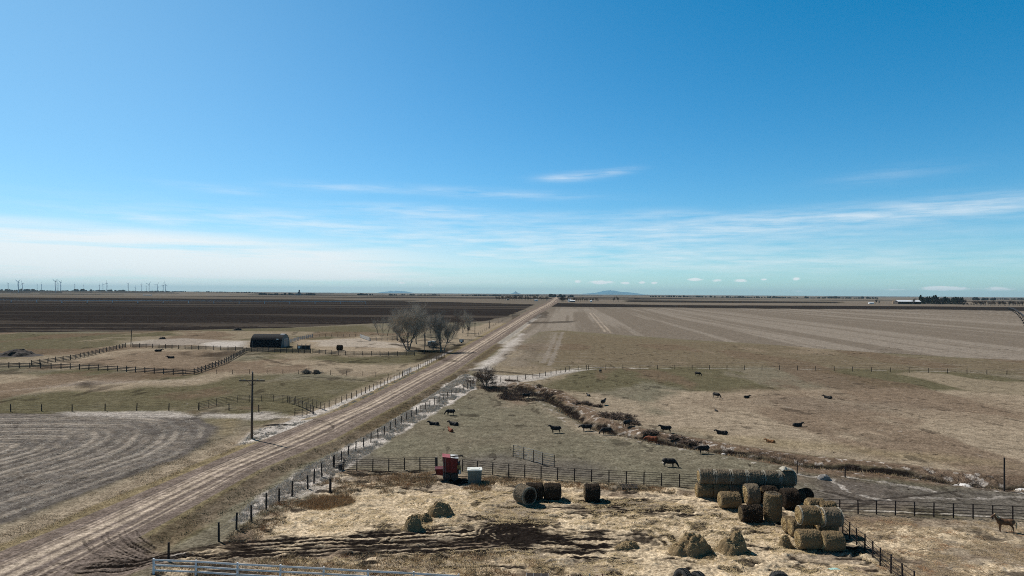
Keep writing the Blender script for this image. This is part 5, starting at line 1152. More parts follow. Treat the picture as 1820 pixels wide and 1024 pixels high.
for (x, y, h, sd_, lb) in ((706, 606, 15, 81, 'upright bare tree between the thin clump and the big cottonwood'), (740, 612, 17, 82, 'upright bare tree touching the right side of the big cottonwood'), (776, 608, 16, 83, 'upright bare tree just behind the grey trailer'), (796, 612, 15, 84, 'upright bare tree between the thick trunks and the reddish tree'), (822, 592, 13, 85, 'small upright bare tree left of the last tree of the grove')):
    tree(lb, x, y, h, sd_, tw='twig', group=gt, spread=.62, up=.6, forks=5, levels=3, twigs=15, tr=.2, trunks=((0, 0, random.uniform(-.12, .12), 0), (.25, .1, random.uniform(-.2, .2), .1)), wid=.85)
tree('low reddish bush under the big cottonwood', 716, 612, 4.6, 45, tw='twig_red', name='bush', cat='bush', group=gt, spread=1.3, forks=6, levels=2, twigs=22, tr=.10, trunks=((0, 0, .3, 0), (.4, 0, -.4, .2), (-.5, .2, 0, -.3)))
tree('low dark bush at the foot of the road side tree', 770, 622, 5.2, 47, tw='twig_dark', name='bush', cat='bush', group=gt, spread=1.3, forks=6, levels=2, twigs=22, tr=.10, trunks=((0, 0, .3, 0), (.4, 0, -.4, .2), (-.5, .2, 0, -.3), (1.1, 0, .2, 0)))
tree('low tan bush between the road and the reddish leaning tree', 830, 588, 3.6, 48, tw='twig_red', name='bush', cat='bush', group=gt, spread=1.3, forks=6, levels=2, twigs=16, tr=.08, trunks=((0, 0, .3, 0), (1.4, 0, -.4, .2)))
tree('bare rounded bush with dark stems at the bend beside the road', 862, 687, 5.6, 51, tw='twig_red', name='bush', cat='bush', spread=1.1, forks=6, levels=3, twigs=9, tr=.15, trunks=((0, 0, -.25, 0), (.3, .1, .25, 0), (.1, -.2, .05, -.2)), wid=1.15)
tree('small dark shrub left of its twin on the tan grass', 546, 664, 1.7, 53, tw='twig_dark', name='bush', cat='bush', group='two dark shrubs on the tan grass', spread=1.3, forks=6, levels=2, twigs=26, tr=.07, trunks=((0, 0, .5, 0), (.03, 0, -.6, .2), (-.03, .02, 0, .2)), wid=1.3)
tree('small dark shrub right of its twin on the tan grass', 561, 664.5, 1.6, 54, tw='twig_dark', name='bush', cat='bush', group='two dark shrubs on the tan grass', spread=1.3, forks=6, levels=2, twigs=26, tr=.07, trunks=((0, 0, .5, 0), (.03, 0, -.6, .2), (-.03, .02, 0, .2)), wid=1.35)
for i, (x, y, h, w) in enumerate(((1085, 741, 2.3, 1.5), (1108, 747, 2.6, 1.4), (1126, 755, 2.0, 1.4), (1040, 719, 1.6, 1.6), (1062, 723, 1.3, 1.5), (1160, 772, 1.9, 1.4), (1200, 781, 2.0, 1.5), (1228, 789, 1.8, 1.4))):
    tree(('reddish brown creek bush, largest of the clump left of the half turned cow', 'reddish brown creek bush right behind the half turned cow', 'low creek bush below the half turned cow', 'low reddish bush left of the cow seen from behind', 'small reddish bush just below the cow seen from behind', 'creek bush between the red brown cow and its black neighbour', 'creek bush below the black cow with hidden legs', 'low creek bush above the half hidden black cow')[i], x, y, h * (.60, .62, .55, .6, .6, .5, .45, .45)[i], 60 + i, tw='twig_red', name='bush', cat='bush', group='reddish bushes along the creek', spread=1.3, forks=5, levels=2, twigs=12, tr=.05, trunks=((0, 0, .5, 0), (.03, 0, -.6, .2), (-.03, .02, 0, .3), (.02, .03, .9, -.2), (-.02, -.02, -.9, 0)), wid=w * 1.5)
# ================================================================== THE ARCHED BARN AND WHAT STANDS BY IT
p = GZ(470, 618); d0 = p[1]
t = thing('arched_barn', 'dark arched metal barn with a grey end wall behind the boarded fence', 'barn', (p[0] + .6, d0 + 5.2, HZ(p[0], d0)), R(-3))
L, Wd, hh = 13.8, 9.6, 5.6; n = 22; b = MB(); prof = []
for i in range(n + 1):
    a = math.pi * i / n; prof.append((-math.cos(a) * Wd / 2 * (1 - .06 * math.sin(a) ** 6), hh * math.sin(a) ** .82))
for k in range(31):
    x = (k / 30 - .5) * L; rib = 1.0 + (.0012 if k % 2 else 0)
    b.v += [(x, y * rib, z * rib) for y, z in prof]
m_ = len(prof)
for k in range(30):
    for i in range(m_ - 1): a = k * m_ + i; b.f.append((a, a + m_, a + m_ + 1, a + 1)); b.mi.append(0)
b.obj('shell', 'barn_metal', t, smooth=False)
for s, mt in ((1, 'barn_gable'), (-1, 'barn_gable')):
    x = s * (L / 2 - .05); b = MB(); vs = [(x, y * .99, z * .99) for y, z in prof]; b.put(vs, [tuple(range(m_)) if s < 0 else tuple(range(m_ - 1, -1, -1))]); g = b.obj('end_wall', mt, t)
    if s > 0:
        b = MB(); b.box((x + .04, .2, 1.75), (.06, 4.2, 3.5)); b.obj('door', 'dull_steel', t)
        b = MB(); b.box((x + .09, .2, 1.75), (.05, .1, 3.5)); b.box((x + .06, .2, 3.56), (.1, 4.6, .1)); b.obj('door_frame', 'barn_light', t)
b = MB(); b.put([(4.9, -1.15, 5.50), (6.7, -1.15, 5.50), (6.7, .5, 5.64), (4.9, .5, 5.64), (4.9, -1.15, 5.56), (6.7, -1.15, 5.56), (6.7, .5, 5.70), (4.9, .5, 5.70)], [(0, 3, 2, 1), (4, 5, 6, 7), (0, 1, 5, 4), (1, 2, 6, 5), (2, 3, 7, 6), (3, 0, 4, 7)]); b.obj('roof_highlight', 'barn_light', t)  # pale slab imitating the shine at the top right of the roof
b = MB(); b.box((4.9, -4.05, 3.55), (.9, .12, .5)); b.obj('vent', 'galvanised', t)
b = MB(); b.box((-5.9, -4.86, 1.4), (.18, .16, 2.8)); b.obj('post', 'dull_steel', t)
p = GZ(540, 622); t = thing('cattle_chute', 'grey steel cattle chute beside the right end of the barn fence', 'cattle chute', p, R(8))
for y in (-.6, .6):
    b = MB(); b.box((0, y, 1.1), (5.2, .06, 1.5)); b.obj('side', 'dark_steel', t)
for x in (-2.5, -.8, .8, 2.5):
    b = MB(); b.bar((x, -.66, 0), (x, -.66, 2.5), .1, .1); b.bar((x, .66, 0), (x, .66, 2.5), .1, .1); b.bar((x, -.7, 2.45), (x, .7, 2.45), .1, .1); b.obj('frame', 'dull_steel', t)
b = MB(); b.box((-1.8, -.72, 1.2), (1.0, .05, 1.0)); b.obj('gate', 'galvanised', t)
p = GZ(767, 618); t = thing('stock_trailer', 'old grey box trailer standing among the bare trees', 'trailer', (p[0], p[1] + 1, 0), R(78))
b = MB(); b.put(*rounded(5.4, 2.3, .8, 2.7, .35)); b.obj('body', 'tank_side', t)
b = MB(); b.put(*rounded(5.5, 2.4, 2.7, 2.82, .4)); b.obj('roof', 'tank_white', t)
b = MB(); b.box((0, 0, .7), (5.2, 1.6, .15)); b.box((3.4, 0, .65), (1.6, .14, .12)); b.obj('chassis', 'dark_steel', t)
for x in (-.6, .5):
    for y in (-1.05, 1.05): wheel(t, x, y, .38, .4, .24)
b = MB(); b.box((-2.72, 0, 1.7), (.05, 1.6, 1.5)); b.obj('door', 'dull_steel', t)
p = GZ(820, 610); t = thing('utility_trailer', 'small white fronted box trailer parked on the grass verge left of the road', 'trailer', (p[0], p[1] + .6, 0), R(12))
b = MB(); b.put(*rounded(2.0, 1.5, .45, 1.75, .12)); b.obj('body', 'dark_steel', t); b = MB(); b.box((-.25, -.79, 1.15), (1.2, .05, .95)); b.obj('panel', 'white_sheet', t)
b = MB(); b.put(*rounded(2.1, 1.6, 1.75, 1.83, .14)); b.obj('roof', 'dull_steel', t)
for y in (-.72, .72): wheel(t, 0, y, .33, .34, .2)
# ================================================================== THE FAR PLAIN
def fz(x, y): return HZ(x, y)
# wind farm: tower, nacelle, rotor with three blades
def turbine_proto():
    t = thing('wind_turbine', 'white wind turbine', 'wind turbine', group='wind turbines on the horizon')
    b = MB(); b.tube([(0, 0, -12), (0, 0, 40), (0, 0, 80)], [3.6, 3.0, 2.3], 12); b.obj('tower', 'turbine_white', t, smooth=True)
    b = MB(); b.box((0, 1.5, 81.6), (4, 11, 4)); b.tube([(0, -4, 81.6), (0, -5.2, 81.6)], 1.5, 10); b.obj('nacelle', 'turbine_white', t)
    b = MB(); b.tube([(0, 0, 0), (0, -1.5, 0), (0, -3, 0)], [2.2, 2.0, .5], 12); hub = b.obj('rotor', 'turbine_white', t, loc=(0, -5.2, 81.6), smooth=True)
    for k in range(3):
        b = MB(); a = k * 2 * math.pi / 3; sec = [(0, 1.5, 1.5), (6, 2.6, 1.4), (11, 5.4, 1.2), (26, 4.2, .9), (41, 2.4, .5), (46, .8, .2)]
        for z, cw, th in sec: b.v += [(-cw * .4, -th / 2 - 1, z), (cw * .6, -.1 - 1, z), (-cw * .4, th / 2 - 1, z)]
        for i in range(len(sec) - 1):
            for j in range(3): q, w2 = i * 3 + j, i * 3 + (j + 1) % 3; b.f.append((q, w2, w2 + 3, q + 3)); b.mi.append(0)
        bl = b.obj('blade', 'turbine_white', hub); bl.rotation_euler = (0, a, 0)
    return t
tp = turbine_proto()
tlist = [(14.5, 504, .80), (33, 501.6, 1.32), (40, 503.5, .95), (66, 505, .60), (74, 505, .75), (99, 500.6, 1.30), (103, 503, 1.0), (108, 502.2, 1.12), (133, 505.5, .80), (149, 507, .55), (177, 506.5, .72), (183, 505.5, .62), (190, 504, 1.05), (228, 505.2, .88), (241, 510.2, .62), (252, 506.5, .82), (260, 509, .55), (265, 505.5, 1.0), (280, 506.5, .85), (290, 507.5, .80), (294, 505.8, 1.0)]
for i, (x, yh, s) in enumerate(tlist):
    d = 7600 / s; X = AT(x, d); z = ZAT(x, yh, d) - 81.6
    o = tp if i == 0 else dup(tp, (0, 0, 0)); o.location = (X, d, z); o.rotation_euler = (0, 0, -.5 + random.uniform(-.35, .35))
    o['label'] = f'white wind turbine on the horizon, {ORD[i]} from the left of the row'
    rot = [c for c in o.children if c.name.startswith('rotor')][0]; rot.rotation_euler = (0, (math.pi / 3 if i in (1, 5, 7, 13) else random.uniform(0, 2.1)), 0)
# shelterbelts on the skyline: far-off woods that read as one mass
def woods(name, label, x0, x1, d, h, m='far_wood', dens=.55, seed=1, base=None, gaps=.0):
    rr = np.random.default_rng(seed); X0, X1 = AT(x0, d), AT(x1, d); b = MB(); n = int((X1 - X0) / h * 2.2); env = rr.uniform(0, 6, 4)
    for k in range(n):
        x = rr.uniform(X0, X1); u = (x - X0) / (X1 - X0); e = .55 + .45 * math.sin(u * 9 + env[0]) * math.sin(u * 23 + env[1])
        if rr.random() < gaps: continue
        hh = 1.55 * h * (.35 + .65 * max(.05, e)) * rr.uniform(.7, 1.1); y = d + rr.uniform(-.5, .5) * h * 3; z0 = fz(x, y)
        b.ell((x, y, z0 + hh * .45), (hh * rr.uniform(.4, .7), hh * .5, hh * .55), 7, 5)
    V = np.array(b.v); V += rr.normal(0, h * .035, V.shape); b.v = [tuple(v) for v in V]
    return tag(b.obj(name, m), label, 'wood', kind='stuff')
woods('distant_wood', 'blue line of far trees under the wind turbines', -60, 62, 8200, 20, seed=2)
woods('distant_wood', 'blue line of far trees under the wind turbines', 60, 330, 8800, 11, seed=3, gaps=.2)
woods('distant_wood', 'blue line of far trees under the wind turbines', 128, 160, 8000, 19, seed=4)
woods('distant_wood', 'blue line of far trees under the wind turbines', 177, 222, 7800, 17, seed=5)
woods('distant_wood', 'low trees on the skyline round the tall grain elevator', 456, 560, 5600, 14, seed=6, gaps=.15)
woods('distant_wood', 'small dark wood on the skyline left of the pale butte', 635, 662, 6000, 16, seed=7)
woods('distant_wood', 'small dark wood below the pale butte', 692, 707, 6000, 13, seed=8)
woods('distant_wood', 'thin trees on the skyline right of the pale butte', 708, 800, 7000, 10, seed=9, gaps=.4)
woods('distant_wood', 'scattered trees along the left skyline', 340, 460, 8000, 10, seed=10, gaps=.6)
woods('distant_wood', 'trees on the skyline left of the road end', 820, 990, 6500, 11, seed=11, gaps=.45)
woods('distant_wood', 'trees behind the road end', 975, 1020, 4800, 18, seed=12)
woods('distant_wood', 'scattered trees along the right skyline', 1150, 1270, 6500, 13, seed=13, gaps=.45)
woods('distant_wood', 'scattered trees along the right skyline', 1280, 1420, 6500, 11, seed=14, gaps=.3)
woods('distant_wood', 'scattered trees along the right skyline', 1430, 1560, 6000, 13, seed=15, gaps=.3)
woods('distant_wood', 'blue wood on the skyline right of the far cattle shed', 1730, 1766, 4600, 17, seed=16)
woods('distant_wood', 'scattered trees along the right skyline', 1770, 1900, 6000, 10, seed=17, gaps=.4)
# mountains
def mountain(name, label, x0, x1, prof, d, seed):
    n = 60; rows = 7; V = []; X0, X1 = AT(x0, d), AT(x1, d); rr = np.random.default_rng(seed)
    for j in range(rows):
        v = j / (rows - 1); k = 1 - abs(v * 2 - 1)
        for i in range(n):
            u = i / (n - 1); hh = np.interp(u, [q[0] for q in prof], [q[1] for q in prof]); V.append((X0 + (X1 - X0) * u, d + (v - .5) * (X1 - X0) * .6, -40 + (hh * d / F + 40) * k ** .8 * (1 + rr.normal(0, .035))))
    a = (np.arange(rows - 1)[:, None] * n + np.arange(n - 1)[None]).ravel()
    o = link(name, fast_mesh(name, V, np.stack([a, a + 1, a + n + 1, a + n], 1), ['mountain_haze_blue'], 4)); return tag(o, label, 'mountain', kind='structure')
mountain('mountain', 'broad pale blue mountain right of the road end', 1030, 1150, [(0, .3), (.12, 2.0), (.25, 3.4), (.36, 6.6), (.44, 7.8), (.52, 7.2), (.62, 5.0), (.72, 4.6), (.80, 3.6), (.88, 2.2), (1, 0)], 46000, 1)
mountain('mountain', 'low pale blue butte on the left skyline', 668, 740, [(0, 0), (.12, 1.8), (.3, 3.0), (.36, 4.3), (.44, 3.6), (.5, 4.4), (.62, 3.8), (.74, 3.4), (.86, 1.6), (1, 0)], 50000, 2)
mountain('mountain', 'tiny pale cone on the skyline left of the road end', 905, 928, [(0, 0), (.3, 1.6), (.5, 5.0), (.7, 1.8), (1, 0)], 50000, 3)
# grain elevator
d = 5200; X = AT(531.5, d); t = thing('grain_elevator', 'tall grain elevator standing up on the left skyline', 'grain elevator', (X, d, fz(X, d)))
b = MB(); b.box((0, 0, 14), (16, 12, 28)); b.obj('tower', 'roof_grey', t); b = MB(); b.box((2, 0, 33.5), (8, 8, 11)); b.put([(-2.4, -4.4, 39), (6.4, -4.4, 39), (6.4, 4.4, 39), (-2.4, 4.4, 39), (2, -4.4, 43), (2, 4.4, 43)], [(0, 1, 4), (2, 3, 5), (1, 2, 5, 4), (3, 0, 4, 5), (0, 3, 2, 1)]); b.obj('headhouse', 'roof_grey', t)
for x in (-13, -22, 13): b = MB(); b.tube([(x, 0, 0), (x, 0, 13), (x, 0, 17)], [4.2, 4.2, .4], 12); b.obj('silo', 'concrete', t)
def gable(name, label, cat, x, d, w, dp, h, rh, wall, roof, rz=0.0, group=None, windows=2, open_front=False):
    X = AT(x, d); t = thing(name, label, cat, (X, d, fz(X, d)), rz, group)
    b = MB(); hw, hd = w / 2, dp / 2
    if open_front:
        b.box((0, hd - .15, h / 2), (w, .3, h)); b.box((-hw + .15, -.16, h / 2), (.3, dp - .32, h)); b.box((hw - .15, -.16, h / 2), (.3, dp - .32, h)); b.obj('wall', wall, t)
        for k in range(9): b = MB(); b.box((-hw + w * (k + .5) / 9, -hd + .3, h / 2), (.35, .35, h)); b.obj('post', wall, t)
    else:
        b.put([(-hw, -hd, 0), (hw, -hd, 0), (hw, hd, 0), (-hw, hd, 0), (-hw, -hd, h), (hw, -hd, h), (hw, hd, h), (-hw, hd, h), (-hw, 0, h + rh), (hw, 0, h + rh)], [(0, 1, 5, 4), (2, 3, 7, 6), (1, 2, 6, 9, 5), (3, 0, 4, 8, 7), (0, 3, 2, 1)]); b.obj('wall', wall, t)
        for k in range(windows): b = MB(); b.box((-hw + w * (k + .5) / max(1, windows), -hd - .04, h * .55), (1.2, .08, 1.3)); b.obj('window', 'window_glass', t)
        b = MB(); b.box((hw * .1, -hd - .05, 1.05), (1.0, .1, 2.1)); b.obj('door', 'roof_grey', t)
    b = MB(); e = .5; q = .25; b.put([(-hw - e, -hd - e, h - .1), (hw + e, -hd - e, h - .1), (hw + e, 0, h + rh + .02), (-hw - e, 0, h + rh + .02), (hw + e, hd + e, h - .1), (-hw - e, hd + e, h - .1), (-hw - e, -hd - e, h - .1 + q), (hw + e, -hd - e, h - .1 + q), (hw + e, 0, h + rh + q), (-hw - e, 0, h + rh + q), (hw + e, hd + e, h - .1 + q), (-hw - e, hd + e, h - .1 + q)],
        [(0, 3, 2, 1), (3, 5, 4, 2), (6, 7, 8, 9), (9, 8, 10, 11), (0, 1, 7, 6), (4, 5, 11, 10), (1, 2, 8, 7), (2, 4, 10, 8), (3, 0, 6, 9), (5, 3, 9, 11)]); b.obj('roof', roof, t); return t
gable('cattle_shed', 'long open-fronted shed with a white roof on the right farm', 'shed', 1613, 2100, 70, 22, 7.5, 4.5, 'shed_wall', 'shed_roof', 0, open_front=True)
gable('farm_shed', 'low white shed at the left end of the right farm', 'shed', 1548, 2120, 14, 8, 3.5, 1.5, 'house_white', 'shed_roof', 0)
gable('farm_shed', 'small tan shed beside the long white roof', 'shed', 1590, 2160, 13, 9, 7, 3, 'board_new', 'board_new', 0)
gable('farmhouse', 'white farmhouse right of the road end', 'house', 1012, 2150, 9, 8, 5.5, 3.5, 'house_white', 'shed_roof', .2)
gable('farm_shed', 'low white roofed shed beside the white farmhouse', 'shed', 1017.5, 2040, 15, 9, 3.5, 2.2, 'roof_grey', 'shed_roof', 0)
gable('farm_shed', 'tiny white shed at the right of the roadside farm', 'shed', 1050.5, 2100, 6, 5, 4, 1.5, 'house_white', 'shed_roof', 0)
gable('farmhouse', 'pale house among dark trees left of the road end', 'house', 953, 2250, 10, 8, 4, 3, 'house_white', 'concrete', -.2)
gable('farm_shed', 'small grey shed in the tree row left of the road end', 'shed', 903, 2480, 9, 7, 4, 2, 'concrete', 'roof_grey', .1)
gable('farmhouse', 'long low white building alone on the far left plain', 'house', 262, 3900, 44, 12, 3.6, 2.0, 'house_white', 'roof_grey', 0, windows=4)
mat('twig_far', (0.055, 0.048, 0.045), (0.035, 0.031, 0.030), .5, 0.95, bump=0)
# farm trees: a few shapes, copied
def far_tree_proto(name, label, kind, seed):
    rr = np.random.default_rng(seed)
    if kind == 'ever':
        t = thing(name, label, 'tree'); T = MB(); T.tube([(0, 0, -.3), (0, 0, 9)], [.3, .08], 6); T.obj('trunk', 'bark', t); b = MB()
        for k in range(360):
            z = rr.uniform(.06, 1) * 12; r = (1 - z / 12.3) ** .8 * 4.6 * (1 + .3 * math.sin(z * 2.2)) * rr.uniform(.45, 1.05); a = rr.uniform(0, 6.28); c = Vector((r * math.cos(a), r * math.sin(a), z)); d1 = Vector(rr.normal(0, 1, 3)).normalized() * 1.1; d2 = Vector(rr.normal(0, 1, 3)).normalized() * .8; b.put([c - d1, c + d1, c + d2 - Vector((0, 0, .5))], [(0, 1, 2)])
        b.obj('crown', 'needle', t); return t
    T, C = grow(seed, 12, spread=.85, forks=5, levels=3, twigs=6, tr=.3, tw_w=.06); fit(T, C, 12); C.v = [(x * .8, y * .8, z) for x, y, z in C.v]
    t = thing(name, label, 'tree')
    for b in (C,):
        pass
    T.obj('trunk', 'bark', t); C.obj('crown', kind, t); return t
P1 = far_tree_proto('evergreen_tree', 'x', 'ever', 5); P2 = far_tree_proto('far_bare_tree', 'x', 'twig_far', 71); P3 = far_tree_proto('far_bare_tree', 'x', 'twig_far', 72); P4 = far_tree_proto('far_bare_tree', 'x', 'twig_red', 73)
used = set()
def ft(P, x, d, s, label, group, w=1.0):
    X = AT(x, d); o = P if id(P) not in used else dup(P, (0, 0, 0)); used.add(id(P)); o.location = (X, d, fz(X, d)); o.rotation_euler = (0, 0, random.uniform(0, 6)); o.scale = (s * w, s * w, s); o['label'] = label; o['group'] = group
lg = 'trees of the tree row left of the road end'
for k in range(26): ft(P2 if k % 3 else P4, 881 + 96 * (k + random.uniform(-.4, .4)) / 26, 2420 + random.uniform(-90, 90), random.uniform(1.2, 1.75), 'dark bare tree in the farm tree row left of the road end', lg, 1.25)
lg = 'trees round the farm right of the road end'
for k in range(9): ft(P2, 996 + 16 * random.random(), 2180 + random.uniform(-80, 80), random.uniform(1.2, 1.7), 'dark bare tree left of the white farmhouse by the road end', lg, 1.25)
for k in range(14): ft(P2 if k % 2 else P4, 1019 + 46 * (k + random.uniform(-.4, .4)) / 14, 2200 + random.uniform(-60, 60), random.uniform(.9, 1.4), 'bare tree right of the white farmhouse by the road end', lg, 1.15)
for x, s, lb in ((1090, 1.55, 'left of the two tall bare trees standing alone under the mountain'), (1100, 1.8, 'right of the two tall bare trees standing alone under the mountain')): ft(P3, x, 2150, s, lb, 'tall bare trees under the mountain')
lg = 'evergreens of the right farm'
for k in range(24): ft(P1, 1636 + 78 * (k + random.uniform(-.4, .4)) / 24, 2110 + random.uniform(-30, 120), random.uniform(1.4, 2.1) * (1.12 if k < 9 else 1.0), 'dark evergreen in the windbreak right of the long white roof', lg, 1.1)
lg = 'bare trees of the right farm'
for x, s, lb in ((1622, 1.9, 'wide bare tree above the long white roof'), (1662, 2.0, 'tall pale bare tree in front of the evergreens, left of its pair'), (1673, 2.1, 'tall pale bare tree in front of the evergreens, right of its pair'), (1556, 1.55, 'bare tree by the low white shed at the left of the right farm'), (1562, 1.0, 'smaller bare tree beside the one by the low white shed'), (1705, 1.7, 'bare tree above the right end of the evergreens'), (1716, 1.6, 'bare tree just past the right end of the evergreens')): ft(P3, x, 2060, s, lb, lg)
lg = 'brown bare trees of the hedge at the right edge'
for k in range(34): ft(P4 if k % 2 else P3, 1714 + 120 * (k + random.uniform(-.4, .4)) / 34, 1850 + random.uniform(-60, 60), random.uniform(.95, 1.35) * (.55 if k < 5 else 1), 'low brown bare tree in the hedge at the right edge', lg, 1.35)
# centre-pivot irrigation lines
def pivot(label, pts, z=4.0, group='irrigation lines on the fields', tr=True, pm='turbine_white'):
    t = thing('irrigation_line', label, 'irrigation line', (pts[0][0], pts[0][1], 0), 0, group); o0 = Vector((pts[0][0], pts[0][1], 0)); P = [Vector((x, y, fz(x, y))) - o0 for x, y in pts]
    b = MB(); b.tube([p + Vector((0, 0, z)) for p in P], .34, 6); b.obj('pipe', pm, t)
    b = MB()
    for a, c in zip(P, P[1:]):
        n = 8; q = [a.lerp(c, k / n) for k in range(n + 1)]
        for k in range(n):
            s = lambda i: Vector((0, 0, z - 1.3 * math.sin(math.pi * i / n)))
            b.bar(q[k] + s(k), q[k + 1] + s(k + 1), .09, .09); b.bar(q[k + 1] + s(k + 1), q[k + 1] + Vector((0, 0, z)), .08, .08)
    b.obj('truss', 'dull_steel', t)
    dr = (P[-1] - P[0]).normalized(); sd = Vector((-dr.y, dr.x, 0))
    b0 = MB()
    for s in (-1, 1): b0.bar(sd * s * 2.0 + Vector((0, 0, .5)), Vector((0, 0, z)), .34, .34)
    b0.bar(sd * -2 + Vector((0, 0, .6)), sd * 2 + Vector((0, 0, .6)), .16, .16); fm = b0.mesh('tower', pm); b1 = MB()
    n = 14; b1.tube([dr * -.2, dr * .2], .85, n); wm = b1.mesh('wheel', 'rubber')
    for p in P:
        o = link('tower', fm, t, p)
        for s in (-1, 1): link('wheel', wm, o, sd * s * 2.0 + Vector((0, 0, .6)))
    return t
pivot('long pale irrigation line on wheels crossing the dark ploughed field', [G(x, 539.6 + (x - 150) * .0042) for x in range(-70, 660, 45)], 6.0)
pivot('dark irrigation line on wheels at the right edge of the stubble field', [(AT(1792 + 30 * u, 1350 - 680 * u) , 1350 - 680 * u) for u in [k / 12 for k in range(15)]], 4.5, pm='dark_steel')
# ================================================================== GRASS, STRAW AND BRUSH: ground cover nobody could count
def at_px(n, poly, rr):
    P = np.array(GP(poly)); lo, hi = P.min(0), P.max(0); out = np.zeros((0, 2))
    while len(out) < n:
        q = rr.uniform(lo, hi, (n * 2, 2)); q = q[sdf(q[:, 0], q[:, 1], [tuple(p) for p in P]) < 0]; out = np.concatenate([out, q])
    return out[:n]
Zgrid = Zg.reshape(NR, NC)
def gz_at(x, y):
    dyv = -DEP; j = np.clip(np.searchsorted(DEP, y) - 1, 0, NR - 2); fy_ = (y - DEP[j]) / (DEP[j + 1] - DEP[j]); tt = x / y; i = np.clip(np.searchsorted(TAN, tt) - 1, 0, NC - 2); fx_ = (tt - TAN[i]) / (TAN[i + 1] - TAN[i])
    return (Zgrid[j, i] * (1 - fx_) + Zgrid[j, i + 1] * fx_) * (1 - fy_) + (Zgrid[j + 1, i] * (1 - fx_) + Zgrid[j + 1, i + 1] * fx_) * fy_
def blades(name, label, cat, xy, per, h, spread, lean, m, seed, w=.02, lie=False, clumpy=None):
    rr = np.random.default_rng(seed); n = len(xy); B = np.repeat(xy, per, 0) + rr.normal(0, spread, (n * per, 2)); N_ = len(B); z = gz_at(B[:, 0], B[:, 1]); hs = np.repeat(rr.uniform(.55, 1.25, n), per) * h * rr.uniform(.5, 1.1, N_)
    d = np.stack([rr.normal(0, lean, N_), rr.normal(0, lean, N_), np.ones(N_) * (.12 if lie else 1)], 1); d += np.repeat(rr.normal(0, lean * .6, (n, 3)), per, 0) * np.array((1, 1, 0)); d /= np.linalg.norm(d, axis=1)[:, None]
    a = rr.uniform(0, 6.28, N_); s = np.stack([np.cos(a), np.sin(a), 0 * a], 1) * w * rr.uniform(.6, 1.5, (N_, 1)); base = np.stack([B[:, 0], B[:, 1], z - .02], 1); tip = base + d * hs[:, None]
    if lie: base[:, 2] += .03; tip[:, 2] = base[:, 2] + rr.uniform(0, .10, N_)
    V = np.concatenate([base - s, base + s, tip]); k = np.arange(N_)
    return tag(link(name, fast_mesh(name, V, np.stack([k, k + N_, k + 2 * N_], 1), [m], 3)), label, cat, kind='stuff')
rr = np.random.default_rng(77)
def clump(xy, scale, thr, seed): return xy[fbm(xy[:, 0], xy[:, 1], scale, 3, seed) > thr]
q = clump(at_px(9000, paleV, rr), 2.2, .46, 201); blades('pale_grass', 'bleached white grass between the road and the wire fence', 'grass', q, 12, .55, .16, .5, 'blade_pale', 1, .022)
q = clump(at_px(4200, [(430, 815), (600, 735), (800, 662), (845, 655), (800, 680), (700, 745), (600, 800), (470, 880), (300, 960), (262, 960), (330, 905)], rr), 3, .5, 202); q = q[road_u(q[:, 0], q[:, 1])[0] > 1.06]; blades('roadside_weeds', 'olive and brown weeds along the right edge of the road', 'weeds', q, 7, .30, .18, .6, 'blade_olive', 2, .025)
q = clump(at_px(2600, [(395, 962), (470, 905), (545, 868), (590, 850), (700, 845), (780, 842), (775, 860), (640, 885), (540, 915), (450, 960)], rr), 2.5, .46, 203); blades('dry_grass', 'tall dry tan grass along the fence at the yard corner', 'grass', q, 9, .40, .18, .6, 'blade_tan', 3, .022)
q = at_px(420, [(528, 900), (570, 885), (622, 884), (632, 895), (585, 908), (540, 908)], rr); blades('rust_grass', 'patch of rusty orange grass in the corner of the yard', 'grass', q, 16, .62, .16, .4, 'blade_rust', 4, .022)
q = clump(at_px(1500, [(600, 842), (780, 838), (800, 862), (700, 864)], rr), 1.6, .48, 205); blades('rust_grass', 'rusty dry weeds at the foot of the pipe fence', 'grass', q[::2], 8, .36, .18, .6, 'blade_rust', 5, .022)
q = clump(at_px(1800, [(850, 846), (940, 851), (1240, 871), (1240, 882), (1100, 872), (860, 860)], rr), 1.6, .46, 206); blades('dry_grass', 'dry tan weeds along the foot of the long pipe fence', 'grass', q, 8, .36, .18, .6, 'blade_tan', 6, .022)
q = at_px(500, [(850, 860), (880, 855), (870, 872), (820, 868)], rr); blades('rust_grass', 'rusty weeds round the pale tank', 'grass', q[:200], 9, .42, .16, .4, 'blade_rust', 7, .022)
q = clump(at_px(15000, [(560, 890), (800, 868), (1000, 875), (1300, 905), (1560, 1000), (1680, 1130), (560, 1130), (430, 975)], rr), 2.4, .44, 207); q = q[np.random.default_rng(1).random(len(q)) < .85]
lane_d, _, _ = dline(q[:, 0], q[:, 1], lane); q = q[lane_d > 3.4]; blades('straw_litter', 'loose yellow straw strewn over the farmyard', 'straw', q, 9, .55, .22, 1.2, 'blade_straw', 8, .020, lie=True)
q = clump(at_px(5000, [(280, 1008), (560, 985), (900, 985), (1000, 1010), (1000, 1130), (280, 1130)], rr), 1.8, .45, 208); blades('dry_grass', 'dry tan grass at the bottom of the yard behind the white fence', 'grass', q, 12, .42, .2, .7, 'blade_tan', 9, .02)
q = clump(at_px(5000, [(1480, 915), (1800, 930), (1900, 1000), (1900, 1150), (1640, 1100), (1540, 985)], rr), 2.0, .47, 209); blades('straw_litter', 'trampled straw on the ground of the horse pen', 'straw', q, 10, .40, .2, 1.1, 'blade_tan', 10, .02, lie=True)
